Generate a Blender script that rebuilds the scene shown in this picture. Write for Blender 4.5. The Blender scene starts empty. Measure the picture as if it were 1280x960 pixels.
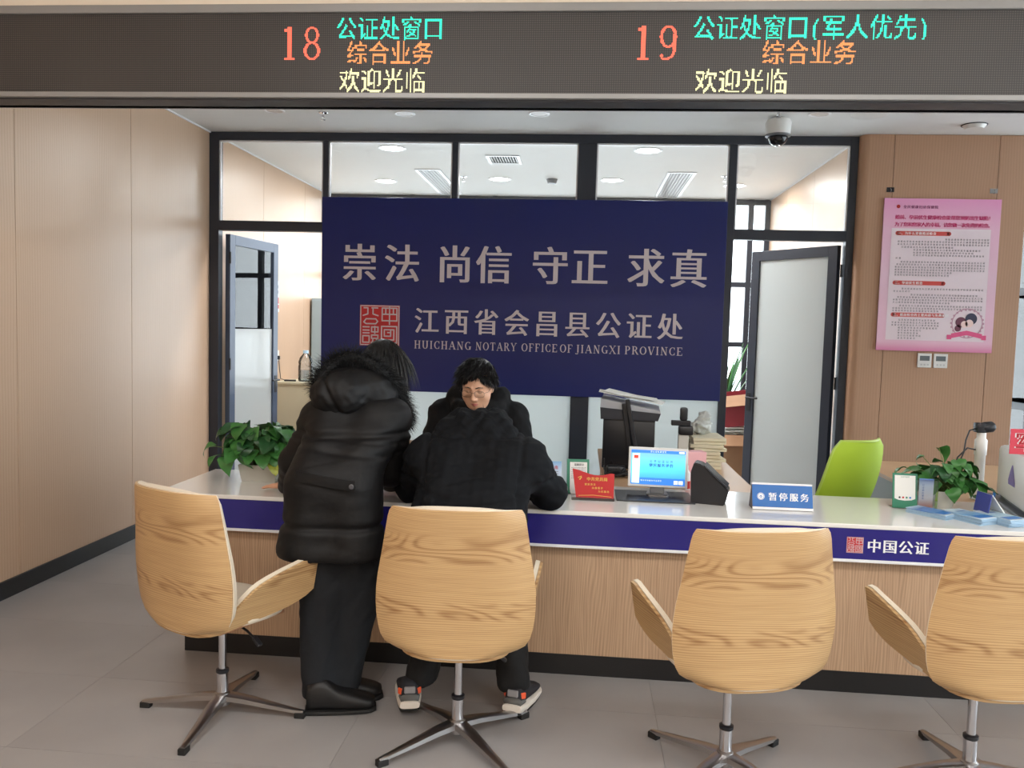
import bpy, bmesh, math, random
import numpy as np
from mathutils import Vector, Matrix
from mathutils import noise as mnoise
random.seed(7); np.random.seed(7)
scene = bpy.context.scene
COL = scene.collection
PI = math.pi
rad = math.radians

# ------------------------------------------------------------------ camera
yaw, pitch, roll, fpx = -0.08485, -0.06930, 0.027905, 1021.97
cy, sy, cp, sp = math.cos(yaw), math.sin(yaw), math.cos(pitch), math.sin(pitch)
fw = Vector((sy*cp, cy*cp, sp)); r0 = Vector((cy, -sy, 0)); u0 = r0.cross(fw)
rt = math.cos(roll)*r0 + math.sin(roll)*u0
up = -math.sin(roll)*r0 + math.cos(roll)*u0
cam = bpy.data.cameras.new('camera'); cam.sensor_width = 36; cam.lens = fpx/1280*36
cam.clip_start = .05; cam.clip_end = 200
camo = bpy.data.objects.new('camera', cam); COL.objects.link(camo)
m = Matrix((rt, up, -fw)).transposed().to_4x4(); m.translation = Vector((0, 0, 1.58))
camo.matrix_world = m
scene.camera = camo

# ------------------------------------------------------------------ world, lights, exposure
scene.view_settings.view_transform = 'Standard'
scene.view_settings.look = 'None'
scene.view_settings.gamma = 1
scene.view_settings.use_curve_mapping = False
scene.view_settings.exposure = 0.0
scene.cycles.use_denoising = True
scene.cycles.max_bounces = 10
scene.cycles.diffuse_bounces = 5
scene.cycles.transparent_max_bounces = 16
scene.cycles.sample_clamp_indirect = 6
w = bpy.data.worlds.new('sky'); scene.world = w; w.use_nodes = True
bgn = w.node_tree.nodes['Background']
bgn.inputs[0].default_value = (.86, .93, 1, 1); bgn.inputs[1].default_value = 6.5

def area(name, loc, size, power, col, rot=(0, 0, 0)):
    l = bpy.data.lights.new(name, 'AREA'); l.shape = 'RECTANGLE'; l.size, l.size_y = size
    l.energy = power; l.color = col
    o = bpy.data.objects.new(name, l); COL.objects.link(o); o.location = loc; o.rotation_euler = rot
    return o
for (x, y) in ((-1.2, -1.4), (1.0, -1.4), (3.2, -1.4), (-1.0, .9), (1.1, .9), (3.2, .9)):
    area('lobby_ceiling_lamp', (x, y, 3.26), (1.2, .6), 41, (1, .98, .955))

# ------------------------------------------------------------------ helpers
def thing(name, label, cat, loc=(0, 0, 0), rz=0, group=None, rot=None):
    o = bpy.data.objects.new(name, None); COL.objects.link(o); o.empty_display_size = .1
    o.location = loc; o.rotation_euler = rot or (0, 0, rz)
    o['label'] = label; o['category'] = cat
    if group: o['group'] = group
    return o
def tag(o, label, cat, group=None):
    o['label'] = label; o['category'] = cat
    if group: o['group'] = group
    return o
def srt(name, kids=None):
    o = bpy.data.objects.new(name, None); COL.objects.link(o); o['kind'] = 'structure'; return o
def mesh_from(bm, smooth=False, angle=None):
    bmesh.ops.recalc_face_normals(bm, faces=bm.faces[:])
    me = bpy.data.meshes.new('m'); bm.to_mesh(me); bm.free()
    if smooth or angle:
        me.polygons.foreach_set('use_smooth', [True]*len(me.polygons))
        if angle:
            try: me.set_sharp_from_angle(angle=rad(angle))
            except Exception: pass
    return me
def obj(name, bm, mat, parent=None, smooth=False, angle=None, loc=None, rot=None, label=None, world=False):
    me = bm if isinstance(bm, bpy.types.Mesh) else mesh_from(bm, smooth, angle)
    me.name = name
    if mat is not None and len(me.materials) == 0: me.materials.append(mat)
    o = bpy.data.objects.new(name, me); COL.objects.link(o)
    if parent is not None: o.parent = parent
    if world and parent is not None:
        L = parent.location
        me.transform(Matrix.Translation(-L))
    if loc: o.location = loc
    if rot: o.rotation_euler = rot
    if label: o['label'] = label
    return o
def dup(root, loc, rz, label, group=None):
    r = root.copy(); COL.objects.link(r); r.location = loc; r.rotation_euler = (0, 0, rz); r['label'] = label
    if group: r['group'] = group
    for ch in list(root.children):
        c = ch.copy(); COL.objects.link(c); c.parent = r
        for g in ch.children:
            d = g.copy(); COL.objects.link(d); d.parent = c
    return r
NB = bmesh.new
def box(bm, x0, x1, y0, y1, z0, z1, bev=0, M=None, seg=2):
    b = bmesh.new(); bmesh.ops.create_cube(b, size=1)
    for v in b.verts:
        v.co = Vector((x0+(x1-x0)*(v.co.x+.5), y0+(y1-y0)*(v.co.y+.5), z0+(z1-z0)*(v.co.z+.5)))
    if bev: bmesh.ops.bevel(b, geom=b.edges[:], offset=bev, segments=seg, affect='EDGES', profile=.5)
    merge(bm, b, M); return bm
def merge(bm, b, M=None):
    if M is not None: b.transform(M)
    t = bpy.data.meshes.new('t'); b.to_mesh(t); b.free(); bm.from_mesh(t); bpy.data.meshes.remove(t)
def B(x0, x1, y0, y1, z0, z1, bev=0, M=None): return box(NB(), x0, x1, y0, y1, z0, z1, bev, M)
def pydata(bm, vs, fs, M=None):
    if M is not None: vs = [M @ Vector(v) for v in vs]
    V = [bm.verts.new(v) for v in vs]
    for f in fs:
        try: bm.faces.new([V[i] for i in f])
        except ValueError: pass
    return bm
def frame_of(d):
    d = Vector(d).normalized(); a = Vector((0, 0, 1)) if abs(d.z) < .95 else Vector((1, 0, 0))
    x = a.cross(d).normalized(); return x, d.cross(x)
def tube(bm, pts, r, n=10, caps=True):
    pts = [Vector(p) for p in pts]; rs = r if isinstance(r, (list, tuple)) else [r]*len(pts)
    rings = []; prev = None
    for i, p in enumerate(pts):
        d = (pts[min(i+1, len(pts)-1)]-pts[max(i-1, 0)]).normalized()
        if prev is None: x, y = frame_of(d)
        else:
            x = (prev - d*prev.dot(d)).normalized(); y = d.cross(x)
        prev = x
        rings.append([bm.verts.new(p+rs[i]*(math.cos(2*PI*k/n)*x+math.sin(2*PI*k/n)*y)) for k in range(n)])
    for a, b in zip(rings, rings[1:]):
        for k in range(n): bm.faces.new((a[k], a[(k+1) % n], b[(k+1) % n], b[k]))
    if caps: bm.faces.new(rings[0][::-1]); bm.faces.new(rings[-1])
    return bm
def lathe(bm, prof, n=24, c=(0, 0, 0), M=None):
    b = bmesh.new(); rings = []
    for (r, z) in prof: rings.append([b.verts.new((c[0]+max(r, 1e-4)*math.cos(2*PI*k/n), c[1]+max(r, 1e-4)*math.sin(2*PI*k/n), c[2]+z)) for k in range(n)])
    for a, d in zip(rings, rings[1:]):
        for k in range(n): b.faces.new((a[k], a[(k+1) % n], d[(k+1) % n], d[k]))
    b.faces.new(rings[0][::-1]); b.faces.new(rings[-1])
    merge(bm, b, M); return bm
def prism(bm, poly, y0, y1, M=None, axes='xz'):
    n = len(poly)
    def P(p, t): return (p[0], t, p[1]) if axes == 'xz' else ((p[0], p[1], t) if axes == 'xy' else (t, p[0], p[1]))
    vs = [P(p, y0) for p in poly]+[P(p, y1) for p in poly]
    fs = [list(range(n)), list(range(2*n-1, n-1, -1))]+[(i, (i+1) % n, n+(i+1) % n, n+i) for i in range(n)]
    return pydata(bm, vs, fs, M)
def sheet(bm, P, o0, o1, closed=False):
    """closed solid between two offsets along the normals of a grid P[i][j]"""
    P = np.array(P, float); du = np.gradient(P, axis=0); dv = np.gradient(P, axis=1)
    N = np.cross(du, dv); N /= np.linalg.norm(N, axis=2, keepdims=True)+1e-9
    a, b = P+N*o0, P+N*o1; ni, nj = P.shape[:2]
    A = [[bm.verts.new(a[i, j]) for j in range(nj)] for i in range(ni)]
    C = [[bm.verts.new(b[i, j]) for j in range(nj)] for i in range(ni)]
    for i in range(ni-1):
        for j in range(nj-1):
            bm.faces.new((A[i][j], A[i][j+1], A[i+1][j+1], A[i+1][j])); bm.faces.new((C[i][j], C[i+1][j], C[i+1][j+1], C[i][j+1]))
    for i in range(ni-1):
        bm.faces.new((A[i][0], A[i+1][0], C[i+1][0], C[i][0])); bm.faces.new((A[i][-1], C[i][-1], C[i+1][-1], A[i+1][-1]))
    for j in range(nj-1):
        bm.faces.new((A[0][j], C[0][j], C[0][j+1], A[0][j+1])); bm.faces.new((A[-1][j], A[-1][j+1], C[-1][j+1], C[-1][j]))
    return bm

# ------------------------------------------------------------------ materials
def sin_(*c): return tuple(((v/255+.055)/1.055)**2.4 if v > 10 else v/255/12.92 for v in c)
class NT:
    def __init__(s, name):
        s.m = bpy.data.materials.new(name); s.m.use_nodes = True; s.t = s.m.node_tree; s.p = s.t.nodes['Principled BSDF']
    def n(s, k, **kw):
        x = s.t.nodes.new(k)
        for a, b in kw.items(): setattr(x, a, b)
        return x
    def l(s, a, b): s.t.links.new(a, b)
    def math(s, op, a, b=None):
        x = s.n('ShaderNodeMath', operation=op)
        for i, v in enumerate((a, b)):
            if v is None: continue
            if isinstance(v, (int, float)): x.inputs[i].default_value = v
            else: s.l(v, x.inputs[i])
        return x.outputs[0]
def M(name, rgb, rough=.5, metal=0, noise=None, bump=None, stretch=(1, 1, 1), spec=.5, emit=0, coat=0, lin=False, sheen=0, alpha=1):
    q = NT(name); c = rgb if lin else sin_(*rgb); p = q.p
    p.inputs['Base Color'].default_value = (*c, 1); p.inputs['Roughness'].default_value = rough; p.inputs['Metallic'].default_value = metal
    p.inputs['Specular IOR Level'].default_value = spec; p.inputs['Coat Weight'].default_value = coat
    if sheen: p.inputs['Sheen Weight'].default_value = sheen
    if emit: p.inputs['Emission Color'].default_value = (*c, 1); p.inputs['Emission Strength'].default_value = emit
    if noise or bump:
        tc = q.n('ShaderNodeTexCoord'); mp = q.n('ShaderNodeMapping'); q.l(tc.outputs['Object'], mp.inputs[0]); mp.inputs['Scale'].default_value = stretch
    if noise:
        nz = q.n('ShaderNodeTexNoise'); nz.inputs['Scale'].default_value = noise[0]; nz.inputs['Detail'].default_value = 5; q.l(mp.outputs[0], nz.inputs[0])
        r = q.n('ShaderNodeValToRGB'); r.color_ramp.elements[0].position = .3; r.color_ramp.elements[1].position = .7
        r.color_ramp.elements[0].color = (*[v*(1-noise[1]) for v in c], 1); r.color_ramp.elements[1].color = (*[min(1, v*(1+noise[1])) for v in c], 1)
        q.l(nz.outputs[0], r.inputs[0]); q.l(r.outputs[0], p.inputs['Base Color'])
    if bump:
        nb = q.n('ShaderNodeTexNoise'); nb.inputs['Scale'].default_value = bump[0]; nb.inputs['Detail'].default_value = 4; q.l(mp.outputs[0], nb.inputs[0])
        b = q.n('ShaderNodeBump'); b.inputs['Strength'].default_value = bump[1]; b.inputs['Distance'].default_value = bump[2] if len(bump) > 2 else .002
        q.l(nb.outputs[0], b.inputs['Height']); q.l(b.outputs[0], p.inputs['Normal'])
    return q.m
def wood(name, c1, c2, axis='x', freq=170, amp=7, nsc=1.6, rough=.42, fine=.35, lo=.25, hi=.95, stretch=.22, cath=0):
    """oak veneer: lines run along axis, bent into cathedrals by a stretched noise"""
    q = NT(name); p = q.p; tc = q.n('ShaderNodeTexCoord'); sx = q.n('ShaderNodeSeparateXYZ'); q.l(tc.outputs['Object'], sx.inputs[0])
    mp = q.n('ShaderNodeMapping'); q.l(tc.outputs['Object'], mp.inputs[0])
    mp.inputs['Scale'].default_value = (stretch, stretch, 1) if axis == 'x' else (1, 1, stretch)
    nz = q.n('ShaderNodeTexNoise'); nz.inputs['Scale'].default_value = nsc*5; nz.inputs['Detail'].default_value = 1.2; nz.inputs['Roughness'].default_value = .35; q.l(mp.outputs[0], nz.inputs[0])
    co = sx.outputs['Z'] if axis == 'x' else q.math('ADD', sx.outputs['X'], sx.outputs['Y'])
    v = q.math('ADD', q.math('MULTIPLY', co, freq), q.math('MULTIPLY', nz.outputs[0], amp*6.28))
    s = q.math('ADD', q.math('MULTIPLY', q.math('SINE', v), .5), .5)
    mp2 = q.n('ShaderNodeMapping'); q.l(tc.outputs['Object'], mp2.inputs[0]); mp2.inputs['Scale'].default_value = (6, 6, 260) if axis == 'x' else (260, 260, 5)
    n2 = q.n('ShaderNodeTexNoise'); n2.inputs['Scale'].default_value = 1; n2.inputs['Detail'].default_value = 3; q.l(mp2.outputs[0], n2.inputs[0])
    mp3 = q.n('ShaderNodeMapping'); q.l(tc.outputs['Object'], mp3.inputs[0]); mp3.inputs['Scale'].default_value = (.6, .6, 5) if axis == 'x' else (3, 3, .3)
    n3 = q.n('ShaderNodeTexNoise'); n3.inputs['Scale'].default_value = 1.5; n3.inputs['Detail'].default_value = 2; q.l(mp3.outputs[0], n3.inputs[0])
    f = q.math('ADD', q.math('MULTIPLY', s, 1-fine), q.math('MULTIPLY', n2.outputs[0], fine))
    f = q.math('ADD', q.math('MULTIPLY', f, .8), q.math('MULTIPLY', n3.outputs[0], .3))
    if cath:
        mp4 = q.n('ShaderNodeMapping'); q.l(tc.outputs['Object'], mp4.inputs[0]); mp4.inputs['Scale'].default_value = (2.2, 2.2, 9)
        n4 = q.n('ShaderNodeTexNoise'); n4.inputs['Scale'].default_value = 1; n4.inputs['Detail'].default_value = .6; q.l(mp4.outputs[0], n4.inputs[0])
        s4 = q.math('ADD', q.math('MULTIPLY', q.math('SINE', q.math('MULTIPLY', n4.outputs[0], 100)), .5), .5)
        mk = q.math('SUBTRACT', q.math('MULTIPLY', q.math('SINE', q.math('ADD', q.math('MULTIPLY', sx.outputs['Z'], 30), q.math('MULTIPLY', n3.outputs[0], 5))), 2.2), .7)
        mk.node.use_clamp = True
        f = q.math('SUBTRACT', f, q.math('MULTIPLY', q.math('MULTIPLY', mk, q.math('POWER', s4, 2.2)), cath))
    r = q.n('ShaderNodeValToRGB'); r.color_ramp.elements[0].position = lo; r.color_ramp.elements[1].position = hi
    r.color_ramp.elements[0].color = (*sin_(*c2), 1); r.color_ramp.elements[1].color = (*sin_(*c1), 1)
    q.l(f, r.inputs[0]); q.l(r.outputs[0], p.inputs['Base Color']); p.inputs['Roughness'].default_value = rough
    b = q.n('ShaderNodeBump'); b.inputs['Strength'].default_value = .15; b.inputs['Distance'].default_value = .0006; q.l(f, b.inputs['Height']); q.l(b.outputs[0], p.inputs['Normal'])
    return q.m
def glass(name, tint=(1, 1, 1), refl=.08, rough=0.0):
    q = NT(name); q.t.nodes.remove(q.p); o = q.t.nodes['Material Output']
    t = q.n('ShaderNodeBsdfTransparent'); t.inputs[0].default_value = (*tint, 1)
    g = q.n('ShaderNodeBsdfGlossy'); g.inputs['Roughness'].default_value = rough
    fr = q.n('ShaderNodeFresnel'); fr.inputs[0].default_value = 1.45
    x = q.n('ShaderNodeMixShader'); q.l(q.math('ADD', fr.outputs[0], refl-.04), x.inputs[0]); q.l(t.outputs[0], x.inputs[1]); q.l(g.outputs[0], x.inputs[2]); q.l(x.outputs[0], o.inputs[0])
    return q.m
def frost(name, col):
    q = NT(name); q.t.nodes.remove(q.p); o = q.t.nodes['Material Output']
    d = q.n('ShaderNodeBsdfDiffuse'); d.inputs[0].default_value = (*sin_(*col), 1)
    t = q.n('ShaderNodeBsdfTranslucent'); t.inputs[0].default_value = (*sin_(*col), 1)
    g = q.n('ShaderNodeBsdfGlossy'); g.inputs['Roughness'].default_value = .12
    x = q.n('ShaderNodeMixShader'); x.inputs[0].default_value = .62; q.l(d.outputs[0], x.inputs[1]); q.l(t.outputs[0], x.inputs[2])
    y = q.n('ShaderNodeMixShader'); fr = q.n('ShaderNodeFresnel'); q.l(fr.outputs[0], y.inputs[0]); q.l(x.outputs[0], y.inputs[1]); q.l(g.outputs[0], y.inputs[2]); q.l(y.outputs[0], o.inputs[0])
    return q.m
def grad(name, stops, axis='Z', lo=0, hi=1, rough=.3, emit=0):
    """printed colour ramp along one object axis"""
    q = NT(name); tc = q.n('ShaderNodeTexCoord'); sx = q.n('ShaderNodeSeparateXYZ'); q.l(tc.outputs['Object'], sx.inputs[0])
    mr = q.n('ShaderNodeMapRange'); mr.inputs[1].default_value = lo; mr.inputs[2].default_value = hi; q.l(sx.outputs[axis], mr.inputs[0])
    r = q.n('ShaderNodeValToRGB'); e = r.color_ramp.elements
    while len(e) < len(stops): e.new(.5)
    for k, (pos, c) in enumerate(stops): e[k].position = pos; e[k].color = (*sin_(*c), 1)
    q.l(mr.outputs[0], r.inputs[0]); q.l(r.outputs[0], q.p.inputs['Base Color']); q.p.inputs['Roughness'].default_value = rough
    if emit: q.l(r.outputs[0], q.p.inputs['Emission Color']); q.p.inputs['Emission Strength'].default_value = emit
    return q.m

m_wall = wood('wall_veneer', (206, 176, 149), (192, 160, 133), 'z', 300, 3, .8, rough=.38, fine=.55)
m_col = wood('column_veneer', (188, 150, 122), (174, 136, 109), 'z', 300, 3, .8, rough=.4, fine=.55)
m_counter = wood('counter_veneer', (205, 172, 140), (158, 126, 98), 'z', 520, 5, 2.2, rough=.5, fine=.75, lo=.3, hi=.85)
m_chair = wood('chair_oak_veneer', (206, 172, 124), (140, 100, 60), 'x', 1000, 42, .42, rough=.42, fine=.6, lo=.0, hi=.8, stretch=.3, cath=.36)
m_plyedge = M('plywood_edge', (176, 128, 96), .5, noise=(60, .15))
m_cream = M('cream_upholstery', (228, 216, 196), .6, bump=(400, .2, .0005))
m_floor = M('grey_porcelain_tile', (150, 147, 146), .34, noise=(2.2, .07), spec=.45)
m_grout = M('grout', (138, 135, 133), .7)
m_dark = M('anthracite_aluminium', (44, 49, 60), .38, metal=0, noise=(5, .05))
m_door = M('blue_grey_aluminium', (72, 84, 104), .32, noise=(5, .05))
m_black = M('black_skirting', (24, 23, 24), .45)
m_white = M('white_ceiling_paint', (232, 232, 231), .8, noise=(3, .015))
m_cream_c = M('cream_ceiling_paint', (238, 226, 210), .8)
m_top = M('white_solid_surface', (236, 234, 230), .14, spec=.5, coat=.3)
m_blue = M('blue_vinyl', (42, 38, 122), .22, spec=.5)
m_whitetrim = M('white_plastic_edge', (235, 235, 238), .3)
m_banner = M('navy_banner_vinyl', (20, 32, 100), .36, spec=.4)
m_btext = M('pale_print', (212, 200, 204), .5)
m_sealr = M('red_print', (196, 40, 44), .5)
m_glass = glass('clear_glass', (.97, .985, .98))
m_frost = frost('frosted_film', (240, 246, 246))
m_chrome = M('polished_chrome', (210, 210, 214), .12, metal=1)
m_alu = M('cast_aluminium', (170, 168, 168), .28, metal=1)
m_rub = M('black_rubber', (22, 22, 22), .6)
m_plblack = M('black_plastic', (30, 31, 36), .35)
m_plgrey = M('grey_plastic', (110, 112, 116), .45)
m_plwhite = M('white_plastic', (228, 228, 226), .35)
m_acryl = glass('clear_acrylic', (.93, .96, .97), .1)
m_coatw = M('black_nylon', (15, 14, 15), .6, bump=(35, .35, .004), spec=.3)
m_coatm = M('dark_navy_cotton', (14, 16, 20), .85, bump=(30, .4, .004), spec=.2)
m_coatc = M('black_padded_fabric', (12, 12, 15), .8, bump=(30, .35, .004), spec=.25)
m_jean = M('dark_denim', (13, 17, 23), .85, bump=(25, .5, .008))
m_pant = M('black_trouser_cloth', (10, 10, 12), .85, bump=(25, .5, .006))
m_skin = M('skin', (218, 168, 138), .5, noise=(20, .05))
m_lip = M('lip', (178, 100, 90), .45)
m_hair = M('black_hair', (17, 16, 17), .42, spec=.5)
m_fur = M('black_fur', (20, 21, 23), .65, spec=.35)
m_leaf = M('pothos_leaf', (68, 128, 62), .4, noise=(14, .25))
m_leafd = M('dark_leaf', (42, 88, 48), .4, noise=(14, .25))
m_leafy = M('yellowing_leaf', (168, 180, 70), .4, noise=(30, .3))
m_stem = M('green_stem', (104, 128, 66), .5)
m_lime = M('lime_mesh_fabric', (168, 200, 50), .7, bump=(600, .4, .0008))
m_desk = wood('desk_laminate', (206, 170, 132), (190, 152, 114), 'x', 200, 3, 1, rough=.4, fine=.5)
m_deskg = M('grey_desk_panel', (150, 156, 154), .5)
m_beige = M('beige_laminate', (212, 204, 176), .5)
m_card = M('cardboard', (172, 132, 100), .8, noise=(8, .08))
m_cardr = M('red_carton', (150, 48, 56), .6)
m_paper = M('paper', (236, 236, 232), .7)
m_red = M('red_card', (190, 30, 34), .4)
m_gold = M('yellow_print', (232, 196, 90), .5)
m_green = M('green_print', (52, 128, 100), .45)
m_ink = M('black_print', (50, 50, 56), .6)
m_signblue = M('blue_sign', (28, 102, 178), .35)
m_wprint = M('white_print', (240, 242, 244), .5)
m_bprint = M('blue_print', (60, 130, 205), .4)
m_lprint = M('light_blue_print', (176, 208, 232), .4)
m_purple = M('purple_mark', (110, 84, 168), .5)

# ------------------------------------------------------------------ text
_g = {}
def glyph(ch, res=2):
    if (ch, res) not in _g:
        c = bpy.data.curves.new('t', 'FONT'); c.body = ch; c.resolution_u = res; c.size = 1
        o = bpy.data.objects.new('t', c); COL.objects.link(o)
        dg = bpy.context.evaluated_depsgraph_get(); me = o.evaluated_get(dg).to_mesh()
        me.calc_loop_triangles()
        vs = np.array([v.co[:2] for v in me.vertices]) if len(me.vertices) else np.zeros((0, 2))
        fs = [tuple(t.vertices) for t in me.loop_triangles]
        bpy.data.objects.remove(o); bpy.data.curves.remove(c)
        _g[(ch, res)] = (vs, fs)
    return _g[(ch, res)]
def put(bm, ch, c, s, M=None, bold=0, nb=3, squash=1, res=2, vb=0):
    """a character of em size s centred at (x,z) on the y=0 plane, facing -y; bold widens upright strokes"""
    vs, fs = glyph(ch, res)
    if not len(vs): return
    cjk = ord(ch) > 0x2000
    ox = .5 if cjk else (vs[:, 0].min()+vs[:, 0].max())/2
    k = 0
    sh = [0] if not bold else list(np.linspace(-bold, bold, nb))
    for j, d in enumerate(sh):
        P = [(c[0]+((x-ox)*squash+d)*s, -.0002*j, c[1]+(z-.38)*s) for x, z in vs]
        pydata(bm, P, fs, M)
    return bm
def line(bm, txt, x0, x1, z, s, M=None, bold=0, squash=1, res=1, nb=3):
    n = len(txt)
    for i, ch in enumerate(txt):
        if ch != ' ': put(bm, ch, (x0+(x1-x0)*(i+.5)/n, z), s, M, bold, nb, squash, res)
    return bm
def Rz(a): return Matrix.Rotation(a, 4, 'Z')
def Rx(a): return Matrix.Rotation(a, 4, 'X')
def Ry(a): return Matrix.Rotation(a, 4, 'Y')
def Tr(x, y, z): return Matrix.Translation((x, y, z))
def strokes(bm, segs, w, M=None, y=0):
    for (x0, z0, x1, z1) in segs:
        d = Vector((x1-x0, 0, z1-z0)); L = d.length
        if L < 1e-6: continue
        d /= L; nn = Vector((-d.z, 0, d.x))*w/2; a = Vector((x0, y, z0))-d*w*.3; b = Vector((x1, y, z1))+d*w*.3
        pydata(bm, [a+nn, a-nn, b-nn, b+nn], [(0, 1, 2, 3)], M)
    return bm
def disc(bm, cx, cz, r, n=24, M=None, y=0, r0=0):
    if r0:
        vs = [(cx+q*math.cos(2*PI*k/n), y, cz+q*math.sin(2*PI*k/n)) for q in (r0, r) for k in range(n)]
        return pydata(bm, vs, [(k, (k+1) % n, n+(k+1) % n, n+k) for k in range(n)], M)
    return pydata(bm, [(cx+r*math.cos(2*PI*k/n), y, cz+r*math.sin(2*PI*k/n)) for k in range(n)], [tuple(range(n))], M)
def rect(bm, x0, x1, z0, z1, y=0, M=None): return pydata(bm, [(x0, y, z0), (x1, y, z0), (x1, y, z1), (x0, y, z1)], [(0, 1, 2, 3)], M)

# serif capitals, cap height 1, drawn from stems, hairlines and bowls
def serif(bm, txt, x0, x1, z, h, M=None):
    th, tn = .17, .07
    def stem(x, a=0, b=1, s=(1, 1)):
        q = [(x-th/2, a), (x+th/2, a), (x+th/2, b), (x-th/2, b)]; out = [q]
        if s[0]: out.append([(x-.17, a), (x+.17, a), (x+.17, a+.06), (x-.17, a+.06)])
        if s[1]: out.append([(x-.17, b-.06), (x+.17, b-.06), (x+.17, b), (x-.17, b)])
        return out
    def hb(a, b, y): return [[(a, y-tn/2), (b, y-tn/2), (b, y+tn/2), (a, y+tn/2)]]
    def dg(xa, ya, xb, yb, t): return [[(xa-t/2, ya), (xa+t/2, ya), (xb+t/2, yb), (xb-t/2, yb)]]
    def arc(cx, cy_, rx, ry, a0, a1, n=12):
        o = []; A = [rad(a0+(a1-a0)*i/n) for i in range(n+1)]
        def pt(a, e): w_ = tn/2+(th-tn)/2*abs(math.cos(a)); return (cx+(rx+e*w_)*math.cos(a), cy_+(ry+e*w_*.7)*math.sin(a))
        for a, b in zip(A, A[1:]): o.append([pt(a, -1), pt(b, -1), pt(b, 1), pt(a, 1)])
        return o
    D = {
     'H': (.95, stem(.2)+stem(.75)+hb(.2, .75, .52)), 'U': (.95, stem(.2, .3, 1, (0, 1))+stem(.75, .3, 1, (0, 1))+arc(.475, .33, .27, .3, 180, 360)),
     'I': (.45, stem(.22)), 'C': (.85, arc(.48, .5, .36, .46, 45, 315)+dg(.74, .66, .74, .96, .06)+dg(.74, .04, .74, .34, .06)),
     'A': (.95, dg(.1, 0, .47, 1, .07)+dg(.84, 0, .47, 1, .18)+hb(.25, .65, .34)+[[(0, 0), (.26, 0), (.26, .06), (0, .06)], [(.66, 0), (1, 0), (1, .06), (.66, .06)]]),
     'N': (1., dg(.2, 0, .2, 1, .07)+dg(.8, 0, .8, 1, .07)+dg(.8, 0, .2, 1, .19)+[[(.04, 0), (.36, 0), (.36, .06), (.04, .06)], [(.64, .94), (.96, .94), (.96, 1), (.64, 1)]]),
     'G': (.92, arc(.48, .5, .36, .46, 45, 300)+stem(.74, .04, .42, (0, 1))), 'O': (.95, arc(.47, .5, .37, .46, 0, 360, 22)),
     'T': (.85, stem(.42, 0, 1, (1, 0))+hb(.04, .8, .95)+dg(.07, .74, .07, .96, .06)+dg(.78, .74, .78, .96, .06)),
     'R': (.9, stem(.2)+arc(.4, .75, .24, .22, -90, 90)+hb(.2, .42, .97)+hb(.2, .42, .52)+dg(.8, 0, .45, .52, .18)+hb(.68, .94, .03)),
     'Y': (.9, stem(.45, 0, .5, (1, 0))+dg(.45, .42, .12, 1, .18)+dg(.45, .42, .8, 1, .07)+hb(0, .28, .97)+hb(.64, .92, .97)),
     'F': (.78, stem(.2)+hb(.2, .7, .96)+hb(.2, .55, .5)+dg(.7, .74, .7, .96, .06)), 'E': (.82, stem(.2)+hb(.2, .72, .96)+hb(.2, .55, .5)+hb(.2, .74, .04)+dg(.74, 0, .74, .25, .06)+dg(.72, .76, .72, .98, .06)),
     'J': (.5, stem(.28, .05, 1, (0, 1))+arc(.12, .02, .15, .16, 200, 340)), 'X': (.95, dg(.82, 0, .14, 1, .18)+dg(.1, 0, .8, 1, .07)+hb(0, .28, .03)+hb(.64, .98, .03)+hb(0, .3, .97)+hb(.64, .94, .97)),
     'P': (.8, stem(.2)+arc(.4, .73, .24, .24, -90, 90)+hb(.2, .42, .97)+hb(.2, .42, .48)), 'V': (.9, dg(.45, 0, .12, 1, .18)+dg(.47, 0, .8, 1, .07)+hb(0, .3, .97)+hb(.64, .92, .97))}
    adv = [.5 if c == ' ' else D[c][0]+.16 for c in txt]; k = (x1-x0)/sum(adv); x = x0
    for c, a in zip(txt, adv):
        if c != ' ':
            for q in D[c][1]: pydata(bm, [(x+p[0]*k, 0, z+p[1]*h) for p in q], [tuple(range(len(q)))], M)
        x += a*k
SEAL = [  # 中 国 / 公 证 in seal-script lines on a unit square
 (.56, .93, .93, .93), (.56, .62, .93, .62), (.56, .93, .56, .62), (.93, .93, .93, .62), (.745, .98, .745, .53), (.56, .78, .93, .78), (.65, .93, .65, .78), (.84, .93, .84, .78),
 (.55, .48, .93, .48), (.55, .48, .55, .08), (.93, .48, .93, .08), (.55, .08, .93, .08), (.62, .4, .86, .4), (.62, .4, .62, .24), (.62, .24, .78, .24), (.78, .4, .78, .24), (.62, .15, .86, .15), (.86, .4, .86, .15), (.7, .33, .78, .33),
 (.1, .93, .2, .93), (.2, .93, .2, .78), (.2, .78, .08, .74), (.3, .93, .45, .93), (.33, .93, .33, .78), (.33, .78, .46, .74), (.16, .66, .4, .66), (.16, .66, .1, .58), (.1, .58, .16, .54), (.16, .54, .4, .54), (.4, .54, .45, .6), (.45, .6, .4, .66),
 (.08, .46, .24, .46), (.08, .38, .24, .38), (.08, .31, .24, .31), (.08, .24, .24, .24), (.08, .24, .08, .08), (.24, .24, .24, .08), (.08, .08, .24, .08),
 (.3, .46, .46, .46), (.3, .46, .3, .34), (.46, .46, .46, .34), (.38, .48, .38, .3), (.3, .34, .46, .34), (.3, .26, .46, .26), (.3, .26, .3, .18), (.46, .26, .46, .18), (.3, .18, .46, .18), (.34, .18, .32, .08), (.42, .18, .44, .08), (.29, .08, .47, .08)]
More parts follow.
